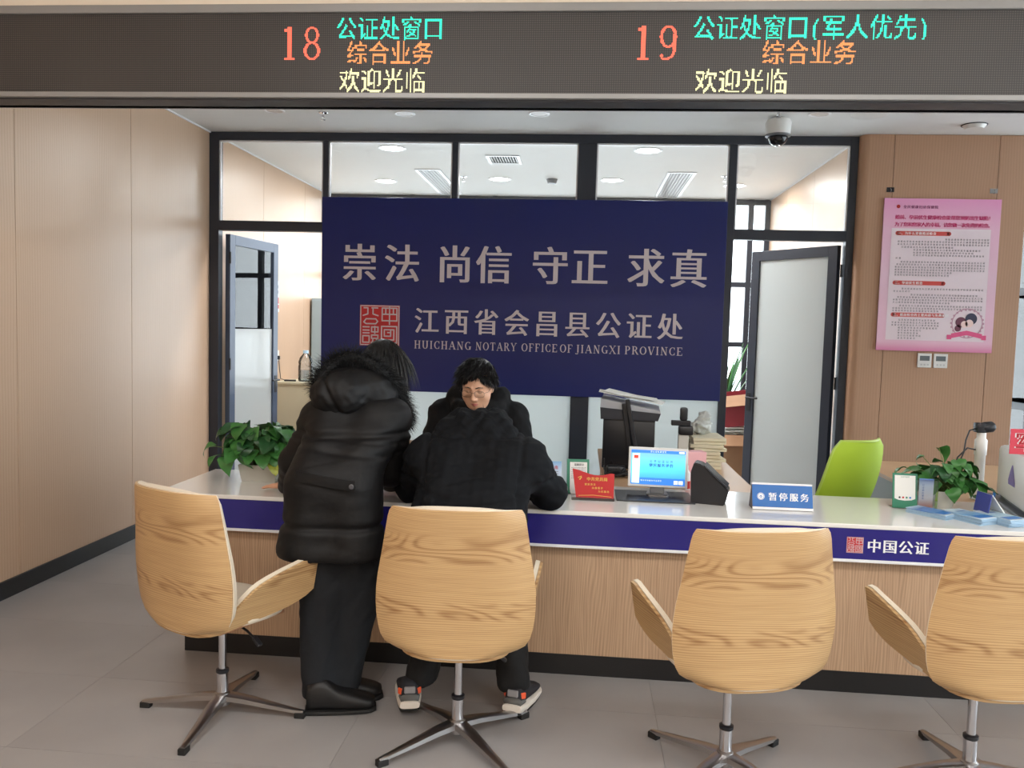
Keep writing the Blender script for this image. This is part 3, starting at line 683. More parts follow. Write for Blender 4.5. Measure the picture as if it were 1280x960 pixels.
# ------------------------------------------------------------------ distance-field figures
class SDF:
    def __init__(s, lo, hi, h):
        s.lo = np.array(lo, np.float32); s.h = h; s.n = np.ceil((np.array(hi)-s.lo)/h).astype(int)+1
        s.D = np.full(s.n, 1.0, np.float32); s.ax = [s.lo[i]+h*np.arange(s.n[i], dtype=np.float32) for i in range(3)]
    def _op(s, fn, bmin, bmax, k, sub=False):
        pad = k+3*s.h
        a = np.clip(np.floor((np.array(bmin)-pad-s.lo)/s.h).astype(int), 0, s.n); b = np.clip(np.ceil((np.array(bmax)+pad-s.lo)/s.h).astype(int)+1, 0, s.n)
        if (b <= a).any(): return
        X = s.ax[0][a[0]:b[0], None, None]; Y = s.ax[1][None, a[1]:b[1], None]; Z = s.ax[2][None, None, a[2]:b[2]]
        d = fn(X, Y, Z); sl = (slice(a[0], b[0]), slice(a[1], b[1]), slice(a[2], b[2])); D = s.D[sl]
        if sub: d = -d; h = np.clip(.5-.5*(d-D)/k, 0, 1); s.D[sl] = d+(D-d)*h+k*h*(1-h) if False else np.maximum(D, d)+np.maximum(k-abs(D-d), 0)**2/(4*k)
        else: s.D[sl] = np.minimum(D, d)-np.maximum(k-abs(D-d), 0)**2/(4*k)
    def cap(s, p, q, ra, rb=None, k=.02, sub=False):
        rb = ra if rb is None else rb; p = np.array(p, float); q = np.array(q, float); ba = q-p; L = ba@ba+1e-9; R = max(ra, rb)
        def fn(X, Y, Z):
            x, y, z = X-p[0], Y-p[1], Z-p[2]; t = np.clip((x*ba[0]+y*ba[1]+z*ba[2])/L, 0, 1)
            return np.sqrt((x-t*ba[0])**2+(y-t*ba[1])**2+(z-t*ba[2])**2)-(ra+(rb-ra)*t)
        s._op(fn, np.minimum(p, q)-R, np.maximum(p, q)+R, k, sub); return s
    def ell(s, c, r, R=None, k=.02, sub=False):
        c = np.array(c, float); r = np.array(r, float); R = np.eye(3) if R is None else np.array(R); m_ = r.max()
        def fn(X, Y, Z):
            x, y, z = X-c[0], Y-c[1], Z-c[2]
            q = [(R[0][i]*x+R[1][i]*y+R[2][i]*z)/r[i] for i in range(3)]
            k0 = np.sqrt(q[0]**2+q[1]**2+q[2]**2)+1e-6; k1 = np.sqrt((q[0]/r[0])**2+(q[1]/r[1])**2+(q[2]/r[2])**2)+1e-6
            return k0*(k0-1)/k1
        s._op(fn, c-m_, c+m_, k, sub); return s
    def cut(s, p, nrm):
        """keep the side the normal points away from"""
        X, Y, Z = s.ax[0][:, None, None], s.ax[1][None, :, None], s.ax[2][None, None, :]
        s.D = np.maximum(s.D, (X-p[0])*nrm[0]+(Y-p[1])*nrm[1]+(Z-p[2])*nrm[2]); return s
    def mesh(s, disp=None, relax=1):
        D = s.D; I = D < 0; n = s.n
        c = np.zeros(n-1, np.int8)
        for a in (0, 1):
            for b in (0, 1):
                for e in (0, 1): c += I[a:n[0]-1+a, b:n[1]-1+b, e:n[2]-1+e]
        act = (c > 0) & (c < 8); idx = np.argwhere(act); ID = np.full(n-1, -1, np.int32); ID[act] = np.arange(len(idx))
        V = np.zeros((len(idx), 3)); cnt = np.zeros(len(idx)); cs = [(a, b, e) for a in (0, 1) for b in (0, 1) for e in (0, 1)]
        val = {q_: D[idx[:, 0]+q_[0], idx[:, 1]+q_[1], idx[:, 2]+q_[2]] for q_ in cs}
        for p in cs:
            for ax in range(3):
                if p[ax]: continue
                q_ = list(p); q_[ax] = 1; q_ = tuple(q_); a, b = val[p], val[q_]; m_ = (a < 0) != (b < 0)
                t = np.where(m_, a/(a-b+1e-12), 0); P_ = np.tile(np.array(p, float), (len(idx), 1)); P_[:, ax] += t
                V[m_] += P_[m_]; cnt[m_] += 1
        V = s.lo+s.h*(idx+V/np.maximum(cnt, 1)[:, None]); F = []
        for ax in range(3):
            o1, o2 = [(1, 2), (2, 0), (0, 1)][ax]
            A = np.take(I, range(n[ax]-1), ax); Bq = np.take(I, range(1, n[ax]), ax); e = np.argwhere(A != Bq); e = e[(e[:, o1] > 0) & (e[:, o2] > 0) & (e[:, o1] < n[o1]-1) & (e[:, o2] < n[o2]-1)]
            if not len(e): continue
            ins = I[e[:, 0], e[:, 1], e[:, 2]]; qs = []
            for (u, v) in ((0, 0), (1, 0), (1, 1), (0, 1)):
                f = e.copy(); f[:, o1] -= u; f[:, o2] -= v; qs.append(ID[f[:, 0], f[:, 1], f[:, 2]])
            Q = np.stack(qs, 1); Q[ins] = Q[ins][:, ::-1]; F.append(Q[:, ::-1])
        F = np.concatenate(F)
        for _ in range(relax):
            S_ = np.zeros_like(V); W_ = np.zeros(len(V))
            for a, b in ((0, 1), (1, 2), (2, 3), (3, 0)):
                for u, v in ((a, b), (b, a)):
                    np.add.at(S_, F[:, u], V[F[:, v]]); np.add.at(W_, F[:, u], 1)
            V = V*.5+.5*S_/np.maximum(W_, 1)[:, None]
        if disp is not None:
            fn_ = np.cross(V[F[:, 2]]-V[F[:, 0]], V[F[:, 3]]-V[F[:, 1]]); N = np.zeros_like(V)
            for i in range(4): np.add.at(N, F[:, i], fn_)
            N /= np.linalg.norm(N, axis=1, keepdims=True)+1e-12; V = V+N*disp(V, N)[:, None]
        me = bpy.data.meshes.new('m'); me.vertices.add(len(V)); me.vertices.foreach_set('co', V.astype(np.float32).ravel())
        me.loops.add(len(F)*4); me.loops.foreach_set('vertex_index', F.astype(np.int32).ravel()); me.polygons.add(len(F))
        me.polygons.foreach_set('loop_start', np.arange(0, len(F)*4, 4, dtype=np.int32)); me.polygons.foreach_set('loop_total', np.full(len(F), 4, np.int32))
        me.polygons.foreach_set('use_smooth', np.ones(len(F), bool)); me.update(calc_edges=True); me.validate(); return me
def fold(V, amp, f=9, seed=0, st=(1, 1, 1)):
    o = np.zeros(len(V)); r_ = np.random.RandomState(seed)
    for k in range(7):
        d = r_.normal(size=3); d /= np.linalg.norm(d); fr = f*(1.35**k)*np.array(st)
        w_ = r_.normal(size=3)*.8; ph = r_.rand()*6.28
        o += np.sin((V*fr)@d*2.2+ph+1.6*np.sin((V*fr)@w_+ph*2))*amp/(1.25**k)
    return o*.5
def quilt(V, levels, depth=.012, wd=.02, slope=None):
    z = V[:, 2] if slope is None else V[:, 2]-V[:, 0]*slope[0]-V[:, 1]*slope[1]
    o = np.zeros(len(V))
    for l in levels: o -= depth*np.exp(-((z-l)/wd)**2)
    return o
def strips(bm, roots, dirs, L, w_, bend=(0, 0, -.5), seg=3, jit=.25, rs=None):
    rs = rs or random.Random(3)
    for p, d in zip(roots, dirs):
        p = Vector(p); d = Vector(d).normalized(); l = L*(.65+.7*rs.random()); d = (d+Vector((rs.uniform(-1, 1), rs.uniform(-1, 1), rs.uniform(-1, 1)))*jit).normalized()
        sd = d.cross(Vector((rs.uniform(-1, 1), rs.uniform(-1, 1), rs.uniform(-1, 1)))).normalized()*w_/2
        pr = None; q = p.copy(); dd = d.copy()
        for i in range(seg+1):
            k = 1-i/seg*.9; a, b = bm.verts.new(q+sd*k), bm.verts.new(q-sd*k)
            if pr: bm.faces.new((pr[0], pr[1], b, a))
            pr = (a, b); dd = (dd+Vector(bend)/seg).normalized(); q = q+dd*l/seg
def basis(fwd, upv=(0, 0, 1), tilt=0):
    """head frame: columns right, forward, up"""
    f = Vector(fwd).normalized(); r_ = f.cross(Vector(upv)).normalized(); u = r_.cross(f)
    if tilt: q_ = Matrix.Rotation(tilt, 3, f); r_, u = q_ @ r_, q_ @ u
    return np.array([[r_[i], f[i], u[i]] for i in range(3)])
def head_sdf(S, c, R, face=True):
    def P(x, y, z): return np.array(c)+R @ np.array([x, y, z])
    S.ell(P(0, -.012, .035), (.074, .092, .088), R, k=.01)                # cranium
    S.ell(P(0, .03, -.02), (.070, .062, .085), R, k=.025)                 # face
    S.ell(P(0, .042, -.072), (.048, .038, .032), R, k=.03)                 # chin and jaw
    if face:
        for sx in (-1, 1):
            S.ell(P(sx*.03, .091, .013), (.018, .014, .012), R, k=.012, sub=True)
            S.ell(P(sx*.03, .074, .012), (.0135, .0125, .0115), R, k=.003)     # closed lid over the eyeball
            S.ell(P(sx*.046, .052, -.028), (.022, .026, .026), R, k=.02)        # cheek
            S.ell(P(sx*.073, -.003, -.002), (.008, .018, .03), R, k=.008)      # ear
            S.ell(P(sx*.0105, .096, -.03), (.0085, .010, .008), R, k=.006)     # nostril wing
        S.cap(P(0, .09, .016), P(0, .110, -.022), .0075, .0105, k=.012)        # nose
        S.ell(P(0, .084, -.052), (.022, .010, .0055), R, k=.005); S.ell(P(0, .082, -.064), (.018, .010, .006), R, k=.005)
        for sx in (-1, 1): S.cap(P(sx*.012, .086, .028), P(sx*.044, .072, .03), .007, .006, k=.01)
def arm_sdf(S, sh, el, wr, tip, side, curl=.35, palm_n=(0, 0, -1), r=1.0):
    """upper arm, forearm and a hand with five fingers; tip is where the middle finger points"""
    S.cap(sh, el, .046*r, .036*r, k=.02); S.cap(el, wr, .036*r, .025*r, k=.015)
    w_ = Vector(wr); d = (Vector(tip)-w_).normalized(); n_ = Vector(palm_n); n_ = (n_-d*n_.dot(d)).normalized(); s_ = d.cross(n_)*side
    k = w_+d*.085
    for a in (-.028, -.01, .01, .026): S.cap(w_+s_*a*.5+d*.01, k+s_*a, .015, .0115, k=.01)
    for a, ln in ((-.03, .07), (-.0105, .082), (.0105, .076), (.029, .058)):
        b0 = k+s_*a; b1 = b0+(d+n_*curl*.6+s_*a*2).normalized()*ln*.5; b2 = b1+(d+n_*curl*1.6+s_*a).normalized()*ln*.5
        S.cap(b0, b1, .0095, .0088, k=.003); S.cap(b1, b2, .0088, .0072, k=.003)
    t0 = w_+d*.025-s_*.028; t1 = t0+(d*.75-s_*.7+n_*.3).normalized()*.04; t2 = t1+(d-s_*.25+n_*.3).normalized()*.03
    S.cap(t0, t1, .0125, .0105, k=.006); S.cap(t1, t2, .0105, .0085, k=.003)
def shoe_parts(parent, pos, rz, kind, tilt=0):
    """pos is the heel on the floor, toe along +y before rz"""
    Mx = Tr(*pos) @ Rz(rz) @ Rx(tilt) @ Matrix.Diagonal((1.12, 1.05, 1.15, 1))
    n, L_ = 15, .285
    def ring(y, hw, z0, z1, m_=14, p_=.75): return [(math.copysign(abs(math.cos(a))**p_, math.cos(a))*hw, y, z0+(z1-z0)*(.5+.5*math.copysign(abs(math.sin(a))**p_, math.sin(a)))) for a in [2*PI*i/m_ for i in range(m_)]]
    def loft(secs, p_=.75):
        b = NB(); R_ = [[b.verts.new(v_) for v_ in ring(*s_, p_=p_)] for s_ in secs]
        for r1, r2 in zip(R_, R_[1:]):
            for i in range(len(r1)): b.faces.new((r1[i], r1[(i+1) % len(r1)], r2[(i+1) % len(r2)], r2[i]))
        b.faces.new(R_[0][::-1]); b.faces.new(R_[-1]); b.transform(Mx); return b
    W_ = lambda t: .033+.014*math.sin(min(1, t*1.15)*PI*.62) if t < .85 else (.033+.014*math.sin(min(1, .85*1.15)*PI*.62))*math.sqrt(max(.05, 1-((t-.85)/.17)**2))
    if kind == 'sneaker':
        so = obj('outsole', loft([(L_*t, W_(t)*.98, .0+.012*max(0, t-.75)*4+(.010*(1-t/.1) if t < .1 else 0), .012+.012*max(0, t-.75)*4+(.006*(1-t/.1) if t < .1 else 0)) for t in np.linspace(0, 1, n)], .5), m_rub, parent, angle=50, world=True)
        obj('midsole', loft([(L_*t-.004, W_(t)*1.06, .008+.012*max(0, t-.75)*4+(.012*(1-t/.1) if t < .1 else 0), .044-.016*t+.004*math.sin(t*20)+.006*max(0, t-.75)*4) for t in np.linspace(0, 1, n)], .5), M('chunky_white_sole', (224, 216, 206), .6), parent, angle=50, world=True)
        obj('upper', loft([(.012+(L_-.022)*t, W_(t)*.93, .03, smooth_ip(t, [0, .1, .3, .45, .7, 1], [.09, .105, .108, .088, .064, .046])) for t in np.linspace(0, 1, n)]), M('sneaker_mesh', (38, 38, 44), .8, bump=(300, .4, .001)), parent, smooth=True, world=True)
        obj('heel_counter', loft([(.004+.05*t, W_(.05+t*.15)*1.0, .036, .068-.012*t) for t in np.linspace(0, 1, 6)]), M('grey_suede', (96, 96, 94), .8), parent, smooth=True, world=True)
        b = NB(); box(b, -.02, .02, .0, .012, .07, .094, .004, Mx); obj('pull_tab', b, M('grey_tab', (140, 138, 140), .5), parent, world=True)
        for sx in (-1, 1):
            b = NB(); box(b, -.011, .011, -.003, .004, .062, .084, .003, Mx @ Tr(sx*.034, .026, 0) @ Rz(sx*rad(52))); obj('orange_patch', b, M('orange_fabric', (232, 92, 50), .6), parent, world=True)
    else:
        obj('sole', loft([(L_*.95*t, W_(t)*1.0, 0, .018) for t in np.linspace(0, 1, n)], .5), m_rub, parent, angle=50, world=True)
        obj('shoe_upper', loft([(.006+(L_*.95-.012)*t, W_(t)*.97, .012, smooth_ip(t, [0, .12, .3, .45, .7, 1], [.10, .12, .12, .092, .07, .045])) for t in np.linspace(0, 1, n)]), M('black_leather', (16, 15, 16), .5), parent, smooth=True, world=True)

# ---- woman standing at the counter
Wm = thing('person', 'standing person in a long black padded parka with a fur-trimmed hood, leaning on the counter', 'person', (-.95, 3.22, 0))
hc = (-.915, 3.70, 1.37); hR = basis((.35, .75, -.75), (0, 0, 1), rad(-6))
sL, eL, wL = (-1.12, 3.42, 1.17), (-1.235, 3.46, .97), (-1.345, 3.66, .818)
sR, eR, wR = (-.80, 3.46, 1.18), (-.835, 3.54, .93), (-.885, 3.80, .832)
S = SDF((-1.56, 2.98, -.01), (-.45, 4.02, 1.56), .0065)
head_sdf(S, hc, hR, face=True)
S.cap((-.95, 3.50, 1.22), (-.93, 3.63, 1.32), .05, .048, k=.03)
S.cap((-1.06, 3.44, 1.14), (-.86, 3.47, 1.15), .075, .075, k=.05); S.cap((-.97, 3.26, .85), (-.96, 3.42, 1.1), .12, .12, k=.06)
for (h_, k_, a_) in (((-1.06, 3.23, .86), (-1.04, 3.28, .48), (-1.03, 3.19, .08)), ((-.91, 3.25, .86), (-.90, 3.33, .48), (-.955, 3.25, .08))): S.cap(h_, k_, .085, .055, k=.04); S.cap(k_, a_, .052, .032, k=.02)
arm_sdf(S, sL, eL, wL, (-1.52, 3.76, .79), 1, curl=.12, palm_n=(0, 0, -1)); arm_sdf(S, sR, eR, wR, (-.89, 3.97, .80), -1, curl=.15)
obj('body', S.mesh(), m_skin, Wm, world=True)
# coat
S = SDF((-1.46, 2.94, .55), (-.52, 3.92, 1.50), .0075)
S.cap((-1.085, 3.22, .66), (-1.065, 3.24, .9), .135, .12, k=.06); S.cap((-.915, 3.24, .66), (-.93, 3.26, .9), .135, .12, k=.06)
S.cap((-1.065, 3.24, .92), (-1.055, 3.40, 1.14), .115, .115, k=.06); S.cap((-.94, 3.26, .92), (-.87, 3.43, 1.14), .115, .115, k=.06)
S.cap((-1.09, 3.42, 1.17), (-.83, 3.45, 1.18), .085, .082, k=.05); S.ell((-.95, 3.50, 1.2), (.14, .11, .09), k=.05)
S.cap(sL, eL, .078, .068, k=.03); S.cap(eL, wL, .068, .05, k=.02); S.cap(sR, eR, .080, .072, k=.02); S.cap(eR, wR, .072, .055, k=.02)
S.cut((0, 0, .625), (0, 0, -1))
d_ = Vector(wL)-Vector(eL); d_.normalize()
def dc(V, N):
    body = np.clip(1-np.abs(V[:, 0]+.97)/.5, 0, 1)
    o = quilt(V, [.76, 1.115], .014, .014)+quilt(V, [.935, .985], .005, .010, (-.12, 0))+fold(V, .0035, 7, 1, (1, 1, 1.6))
    o += .002*np.sin(V[:, 2]*22+V[:, 0]*5)
    return np.where(V[:, 2] < .64, o*.3, o)
obj('parka', S.mesh(dc), m_coatw, Wm, world=True)
b = NB(); bp = []
for a in np.linspace(0, 1, 12): bp.append((-1.11+.235*a, 3.125-.012*math.sin(a*PI)+.01*a, .972-.035*a))
for z_ in (0,): pass
b = sheet(NB(), [[(x_, y_-.012, z_-.02), (x_, y_-.014, z_), (x_, y_-.012, z_+.02)] for x_, y_, z_ in bp], -.004, .006)
obj('belt_tab', b, m_coatw, Wm, angle=50, world=True)
b = NB(); lathe(b, [(.010, 0), (.011, .003), (.006, .005)], 14, M=Tr(-.885, 3.108, .938) @ Rx(rad(90))); obj('button', b, M('dark_button', (70, 70, 74), .3), Wm, smooth=False, world=True)
# hood and fur
S = SDF((-1.26, 3.18, 1.02), (-.66, 3.76, 1.56), .0075)
S.ell((-1.02, 3.36, 1.275), (.115, .085, .095), basis((0, .9, .4)), k=.04); S.ell((-.985, 3.44, 1.32), (.125, .09, .075), k=.05)
S.ell((-.90, 3.47, 1.26), (.11, .09, .1), k=.05)
obj('hood', S.mesh(lambda V, N: fold(V, .007, 12, 4)-.012*np.exp(-((V[:, 0]+1.03+(V[:, 2]-1.27)*.5)/.012)**2)*(V[:, 1] < 3.4)), m_coatw, Wm, world=True)
rim = [(-1.12, 3.42, 1.30), (-1.09, 3.44, 1.375), (-1.03, 3.47, 1.42), (-.96, 3.47, 1.42), (-.885, 3.47, 1.385), (-.835, 3.49, 1.33), (-.80, 3.53, 1.265), (-.785, 3.58, 1.19), (-.80, 3.65, 1.14), (-.85, 3.70, 1.14), (-.95, 3.68, 1.16), (-1.04, 3.62, 1.2), (-1.10, 3.52, 1.24)]
def loopP(P_, t):
    n_ = len(P_); i = int(math.floor(t*n_)) % n_; u = t*n_-math.floor(t*n_); p0, p1, p2, p3 = [Vector(P_[(i+k_) % n_]) for k_ in (-1, 0, 1, 2)]
    return .5*((2*p1)+(-p0+p2)*u+(2*p0-5*p1+4*p2-p3)*u*u+(-p0+3*p1-3*p2+p3)*u**3)
cR = Vector((-.94, 3.56, 1.26)); roots = []; dirs = []; b = NB(); rs = random.Random(5)
core = [loopP(rim, i/40) for i in range(41)]; tube(b, core, .030, 10)
for i in range(9000):
    t = rs.random(); p_ = loopP(rim, t); tg = (loopP(rim, t+.01)-p_).normalized(); o_ = (p_-cR).normalized(); bn = tg.cross(o_)
    a = rs.uniform(-PI, PI); n_ = o_*math.cos(a)+bn*math.sin(a); roots.append(p_+n_*.024); dirs.append(n_+tg*.35+Vector((0, 0, -.1)))
strips(b, roots, dirs, .050, .0028, (0, 0, -.5), 3, .4, rs)
f_ = obj('fur_trim', b, m_fur, Wm, world=True); f_['kind'] = 'stuff'
# hair: a cap and straight strands that fall forward
def hairpart(parent, c, R, n_, L_, wdt, seed, bend, back=.02, grow=1.08, lock=None, low=-.5, name='hair', away=.3, front=.62):
    b = NB(); rs = random.Random(seed); cc = Vector(c); Rm = Matrix([list(r_) for r_ in R]); roots = []; dirs = []
    bs = bmesh.new(); bmesh.ops.create_icosphere(bs, subdivisions=4, radius=1)
    for v_ in bs.verts:
        x, y, z = v_.co; q = .5+.5*mnoise.noise(Vector((x*5, y*5, z*2))*1.3)
        s_ = grow+.04*q; yy = y
        if y > .42 and z < front: s_ = .86                            # keep the face free
        if z < low: s_ = .8
        v_.co = cc+Rm @ Vector((x*.079*s_, -.014+y*.097*s_, .035+z*.095*s_))
    merge(b, bs)
    while len(roots) < n_:
        x, y, z = rs.gauss(0, 1), rs.gauss(0, 1), rs.gauss(0, 1); l = math.sqrt(x*x+y*y+z*z); x, y, z = x/l, y/l, z/l
        if (y > .45 and z < front) or z < low: continue
        roots.append(cc+Rm @ Vector((x*.080*grow, -.014+y*.098*grow, .035+z*.096*grow)))
        g_ = Rm @ Vector(lock(x, y, z)); dirs.append(g_)
    strips(b, roots, dirs, L_, wdt, bend, 4, away, rs)
    return obj(name, b, m_hair, parent, world=True, smooth=False)
hairpart(Wm, hc, hR, 2600, .14, .004, 8, (.0, .1, -2.0), lock=lambda x, y, z: (x*.5, y*.2+.1, -.6 if z < .5 else -.1), low=-.6, away=.12)
# trousers
S = SDF((-1.24, 3.0, -.005), (-.70, 3.52, .80), .0075)
S.cap((-1.05, 3.24, .74), (-1.045, 3.27, .48), .108, .096, k=.04); S.cap((-1.045, 3.27, .48), (-1.03, 3.19, .07), .094, .078, k=.03)
S.cap((-.92, 3.26, .74), (-.905, 3.33, .48), .108, .098, k=.05); S.cap((-.905, 3.33, .48), (-.955, 3.25, .07), .094, .076, k=.03)
S.cut((0, 0, .045), (0, 0, -1))
obj('trousers', S.mesh(lambda V, N: fold(V, .007, 8, 9, (1, 1, .8))), m_jean, Wm, world=True)
sh = thing  # shoes belong to the wearer
for nm, pos, rz_ in (('boot', (-1.07, 3.13, 0), rad(-74)), ('boot', (-1.065, 3.225, 0), rad(-70))):
    o = bpy.data.objects.new(nm, None); COL.objects.link(o); o.parent = Wm
    before = set(bpy.data.objects); shoe_parts(Wm, pos, rz_, 'boot')
    for q_ in set(bpy.data.objects)-before: q_.parent = o

# ---- man on the second chair
Mn = thing('person', 'seated person in a dark hooded jacket and chunky sneakers, bent over the counter', 'person', (-.43, 3.1, 0))
S = SDF((-.98, 2.82, -.01), (.10, 4.14, 1.32), .0075)
hc2 = (-.43, 3.70, 1.03); hR2 = basis((0, .35, -1), (0, 1, .3))
head_sdf(S, hc2, hR2, face=True)
S.cap((-.43, 3.48, 1.03), (-.43, 3.62, 1.08), .055, .055, k=.03)
S.cap((-.56, 3.42, .97), (-.30, 3.42, .97), .07, .07, k=.04); S.cap((-.43, 3.12, .58), (-.43, 3.37, .90), .11, .10, k=.04)
for sx in (-1, 1):
    x_ = -.43+sx*.09; kx = -.43+sx*.135; fx = -.43+sx*.195
    S.cap((x_, 3.08, .56), (kx, 3.50, .53), .085, .06, k=.04); S.cap((kx, 3.50, .53), (fx, 3.26, .12), .055, .036, k=.02)
    arm_sdf(S, (-.43+sx*.20, 3.42, 1.0), (-.44+sx*.32, 3.66, .835), (-.43+sx*.13, 3.90, .82), (-.43+sx*.05, 4.05, .79), sx, curl=.3)
obj('body', S.mesh(), m_skin, Mn, world=True)
S = SDF((-1.0, 2.80, .44), (.12, 4.0, 1.30), .0075)
S.cap((-.48, 3.04, .60), (-.49, 3.22, .80), .12, .135, k=.06); S.cap((-.38, 3.04, .60), (-.37, 3.22, .80), .12, .135, k=.06)
S.cap((-.51, 3.22, .80), (-.545, 3.38, .97), .145, .13, k=.07); S.cap((-.35, 3.22, .80), (-.315, 3.38, .97), .145, .13, k=.07)
S.cap((-.60, 3.42, 1.02), (-.26, 3.42, 1.02), .105, .105, k=.06)
for sx in (-1, 1):
    a_, e_, w__ = (-.43+sx*.21, 3.42, 1.01), (-.44+sx*.31, 3.62, .855), (-.43+sx*.15, 3.88, .828)
    S.cap(a_, e_, .098, .078, k=.05); S.cap(e_, w__, .078, .052, k=.02)
S.cut((0, 0, .47), (0, 0, -1))
def dm_(V, N):
    o = fold(V, .008, 9, 21, (1, 1, 1.3))+.005*np.sin(V[:, 0]*150)*(np.abs(V[:, 0]+.43) < .2)*.25
    return o-.010*np.exp(-((V[:, 2]-.90-.10*np.abs(V[:, 0]+.43))/.013)**2)-.012*np.exp(-((np.abs(V[:, 0]+.43)-.2)/.012)**2)*(V[:, 1] < 3.5)
obj('jacket', S.mesh(dm_), m_coatm, Mn, world=True)
S = SDF((-.74, 3.16, .92), (-.12, 3.72, 1.32), .0065)
S.ell((-.44, 3.44, 1.10), (.195, .11, .085), basis((0, .9, .45)), k=.04); S.ell((-.44, 3.48, 1.15), (.155, .095, .075), k=.04)
for (a_, b__, r_) in (((-.60, 3.40, 1.08), (-.52, 3.50, 1.19), .035), ((-.27, 3.40, 1.08), (-.36, 3.50, 1.18), .035), ((-.55, 3.36, 1.06), (-.33, 3.36, 1.05), .04), ((-.5, 3.42, 1.19), (-.38, 3.40, 1.14), .03)): S.cap(a_, b__, r_, r_, k=.03)
obj('hood', S.mesh(lambda V, N: fold(V, .009, 16, 31)-.012*np.exp(-((V[:, 0]+.47-(V[:, 2]-1.1)*.6)/.010)**2)), m_coatm, Mn, world=True)
hairpart(Mn, hc2, hR2, 1500, .05, .004, 18, (0, 0, -.3), lock=lambda x, y, z: (x, y, z*.3), away=.4)
S = SDF((-.80, 2.86, .04), (-.04, 3.66, .72), .0075)
for sx in (-1, 1):
    x_ = -.43+sx*.09; kx = -.43+sx*.135; fx = -.43+sx*.195
    S.cap((x_, 3.06, .56), (kx, 3.50, .535), .10, .082, k=.05); S.cap((kx, 3.50, .53), (fx, 3.27, .12), .078, .066, k=.02)
S.cut((0, 0, .10), (0, 0, -1))
obj('trousers', S.mesh(lambda V, N: fold(V, .006, 11, 41)), m_pant, Mn, world=True)
for nm, pos, rz_ in (('sneaker', (-.645, 3.15, .014), rad(14)), ('sneaker', (-.236, 3.18, .014), rad(-13))):
    o = bpy.data.objects.new(nm, None); COL.objects.link(o); o.parent = Mn
    before = set(bpy.data.objects); shoe_parts(Mn, pos, rz_, 'sneaker', rad(-4))
    for q_ in set(bpy.data.objects)-before: q_.parent = o

# ---- clerk behind the counter
Ck = thing('person', 'person with short black hair and thin glasses in black coat behind the counter', 'person', (-.55, 4.75, 0))
hc3 = (-.525, 4.13, 1.272); hR3 = basis((-.10, -.93, -.33), (0, 0, 1), rad(0))
S = SDF((-1.0, 3.94, -.005), (-.12, 5.12, 1.46), .0045)
head_sdf(S, hc3, hR3)
S.cap((-.55, 4.22, 1.24), (-.55, 4.34, 1.12), .052, .06, k=.03)
S.cap((-.70, 4.40, 1.06), (-.40, 4.40, 1.06), .07, .07, k=.05); S.cap((-.55, 4.72, .56), (-.55, 4.45, .98), .13, .13, k=.06)
for sx in (-1, 1):
    S.cap((-.55+sx*.09, 4.74, .54), (-.55+sx*.12, 4.40, .53), .08, .06, k=.04); S.cap((-.55+sx*.12, 4.40, .53), (-.55+sx*.12, 4.46, .1), .052, .038, k=.02)
    S.cap((-.55+sx*.12, 4.48, .05), (-.55+sx*.13, 4.32, .035), .04, .032, k=.02)
    arm_sdf(S, (-.55+sx*.19, 4.41, 1.06), (-.55+sx*.25, 4.26, .86), (-.55+sx*.10, 4.12, .82), (-.55+sx*.02, 4.0, .79), -sx, curl=.3)
obj('body', S.mesh(), m_skin, Ck, world=True)
def hp(x, y, z): return Vector(np.array(hc3)+hR3 @ np.array([x, y, z]))
HM = Matrix([[hR3[i][0], hR3[i][1], hR3[i][2], hc3[i]] for i in range(3)]+[[0, 0, 0, 1]])
S = SDF((-.98, 4.06, .50), (-.12, 4.94, 1.36), .0065)
S.cap((-.62, 4.70, .62), (-.63, 4.45, 1.0), .15, .14, k=.06); S.cap((-.48, 4.70, .62), (-.47, 4.45, 1.0), .15, .14, k=.06)
S.cap((-.73, 4.42, 1.08), (-.37, 4.42, 1.08), .095, .095, k=.05)
for a in np.linspace(0, 2*PI, 15)[:-1]:
    S.cap((-.55+.10*math.cos(a), 4.33+.095*math.sin(a), 1.155+.03*math.sin(a)), (-.55+.10*math.cos(a+.45), 4.33+.095*math.sin(a+.45), 1.155+.03*math.sin(a+.45)), .048, k=.02)
S.cap((-.66, 4.40, 1.20), (-.44, 4.40, 1.20), .06, .06, k=.04)
for sx in (-1, 1):
    S.cap((-.55+sx*.19, 4.42, 1.07), (-.55+sx*.25, 4.27, .88), .085, .072, k=.04); S.cap((-.55+sx*.25, 4.27, .88), (-.55+sx*.12, 4.14, .83), .072, .05, k=.02)
obj('coat', S.mesh(lambda V, N: fold(V, .007, 10, 51)), m_coatc, Ck, world=True)
b = NB(); lathe(b, [(.011, 0), (.011, .004), (.007, .006)], 14, M=Tr(-.33, 4.325, 1.03) @ Rx(rad(90))); obj('button', b, M('pearl_button', (190, 190, 188), .3), Ck, world=True)
hairpart(Ck, hc3, hR3, 2800, .045, .0045, 28, (0, 0, -.6), grow=1.15, lock=lambda x, y, z: (x*.5+.25, y*.4+.5, -.15+z*.3), away=.3, front=.5, low=-.12)
b = NB(); rs = random.Random(2); ro = []; di = []
for i in range(620):
    x = rs.uniform(-.068, .078); ro.append(hp(x, .070-.25*x*x*10, .098-x*x*4)); di.append(hR3 @ np.array([.35 if x > -.02 else -.45, .25, -1.0 if x > .0 else -.7]))
strips(b, ro, di, .055, .006, tuple(hR3 @ np.array([.1, -.5, -.5])), 4, .12, rs); obj('fringe', b, m_hair, Ck, world=True)
b = NB()
for sx in (-1, 1):
    tube(b, [hp(sx*.012, .099, .033), hp(sx*.028, .096, .037), hp(sx*.048, .082, .031)], [.0022, .003, .0012], 6)
obj('eyebrows', b, m_hair, Ck, world=True)
b = NB()
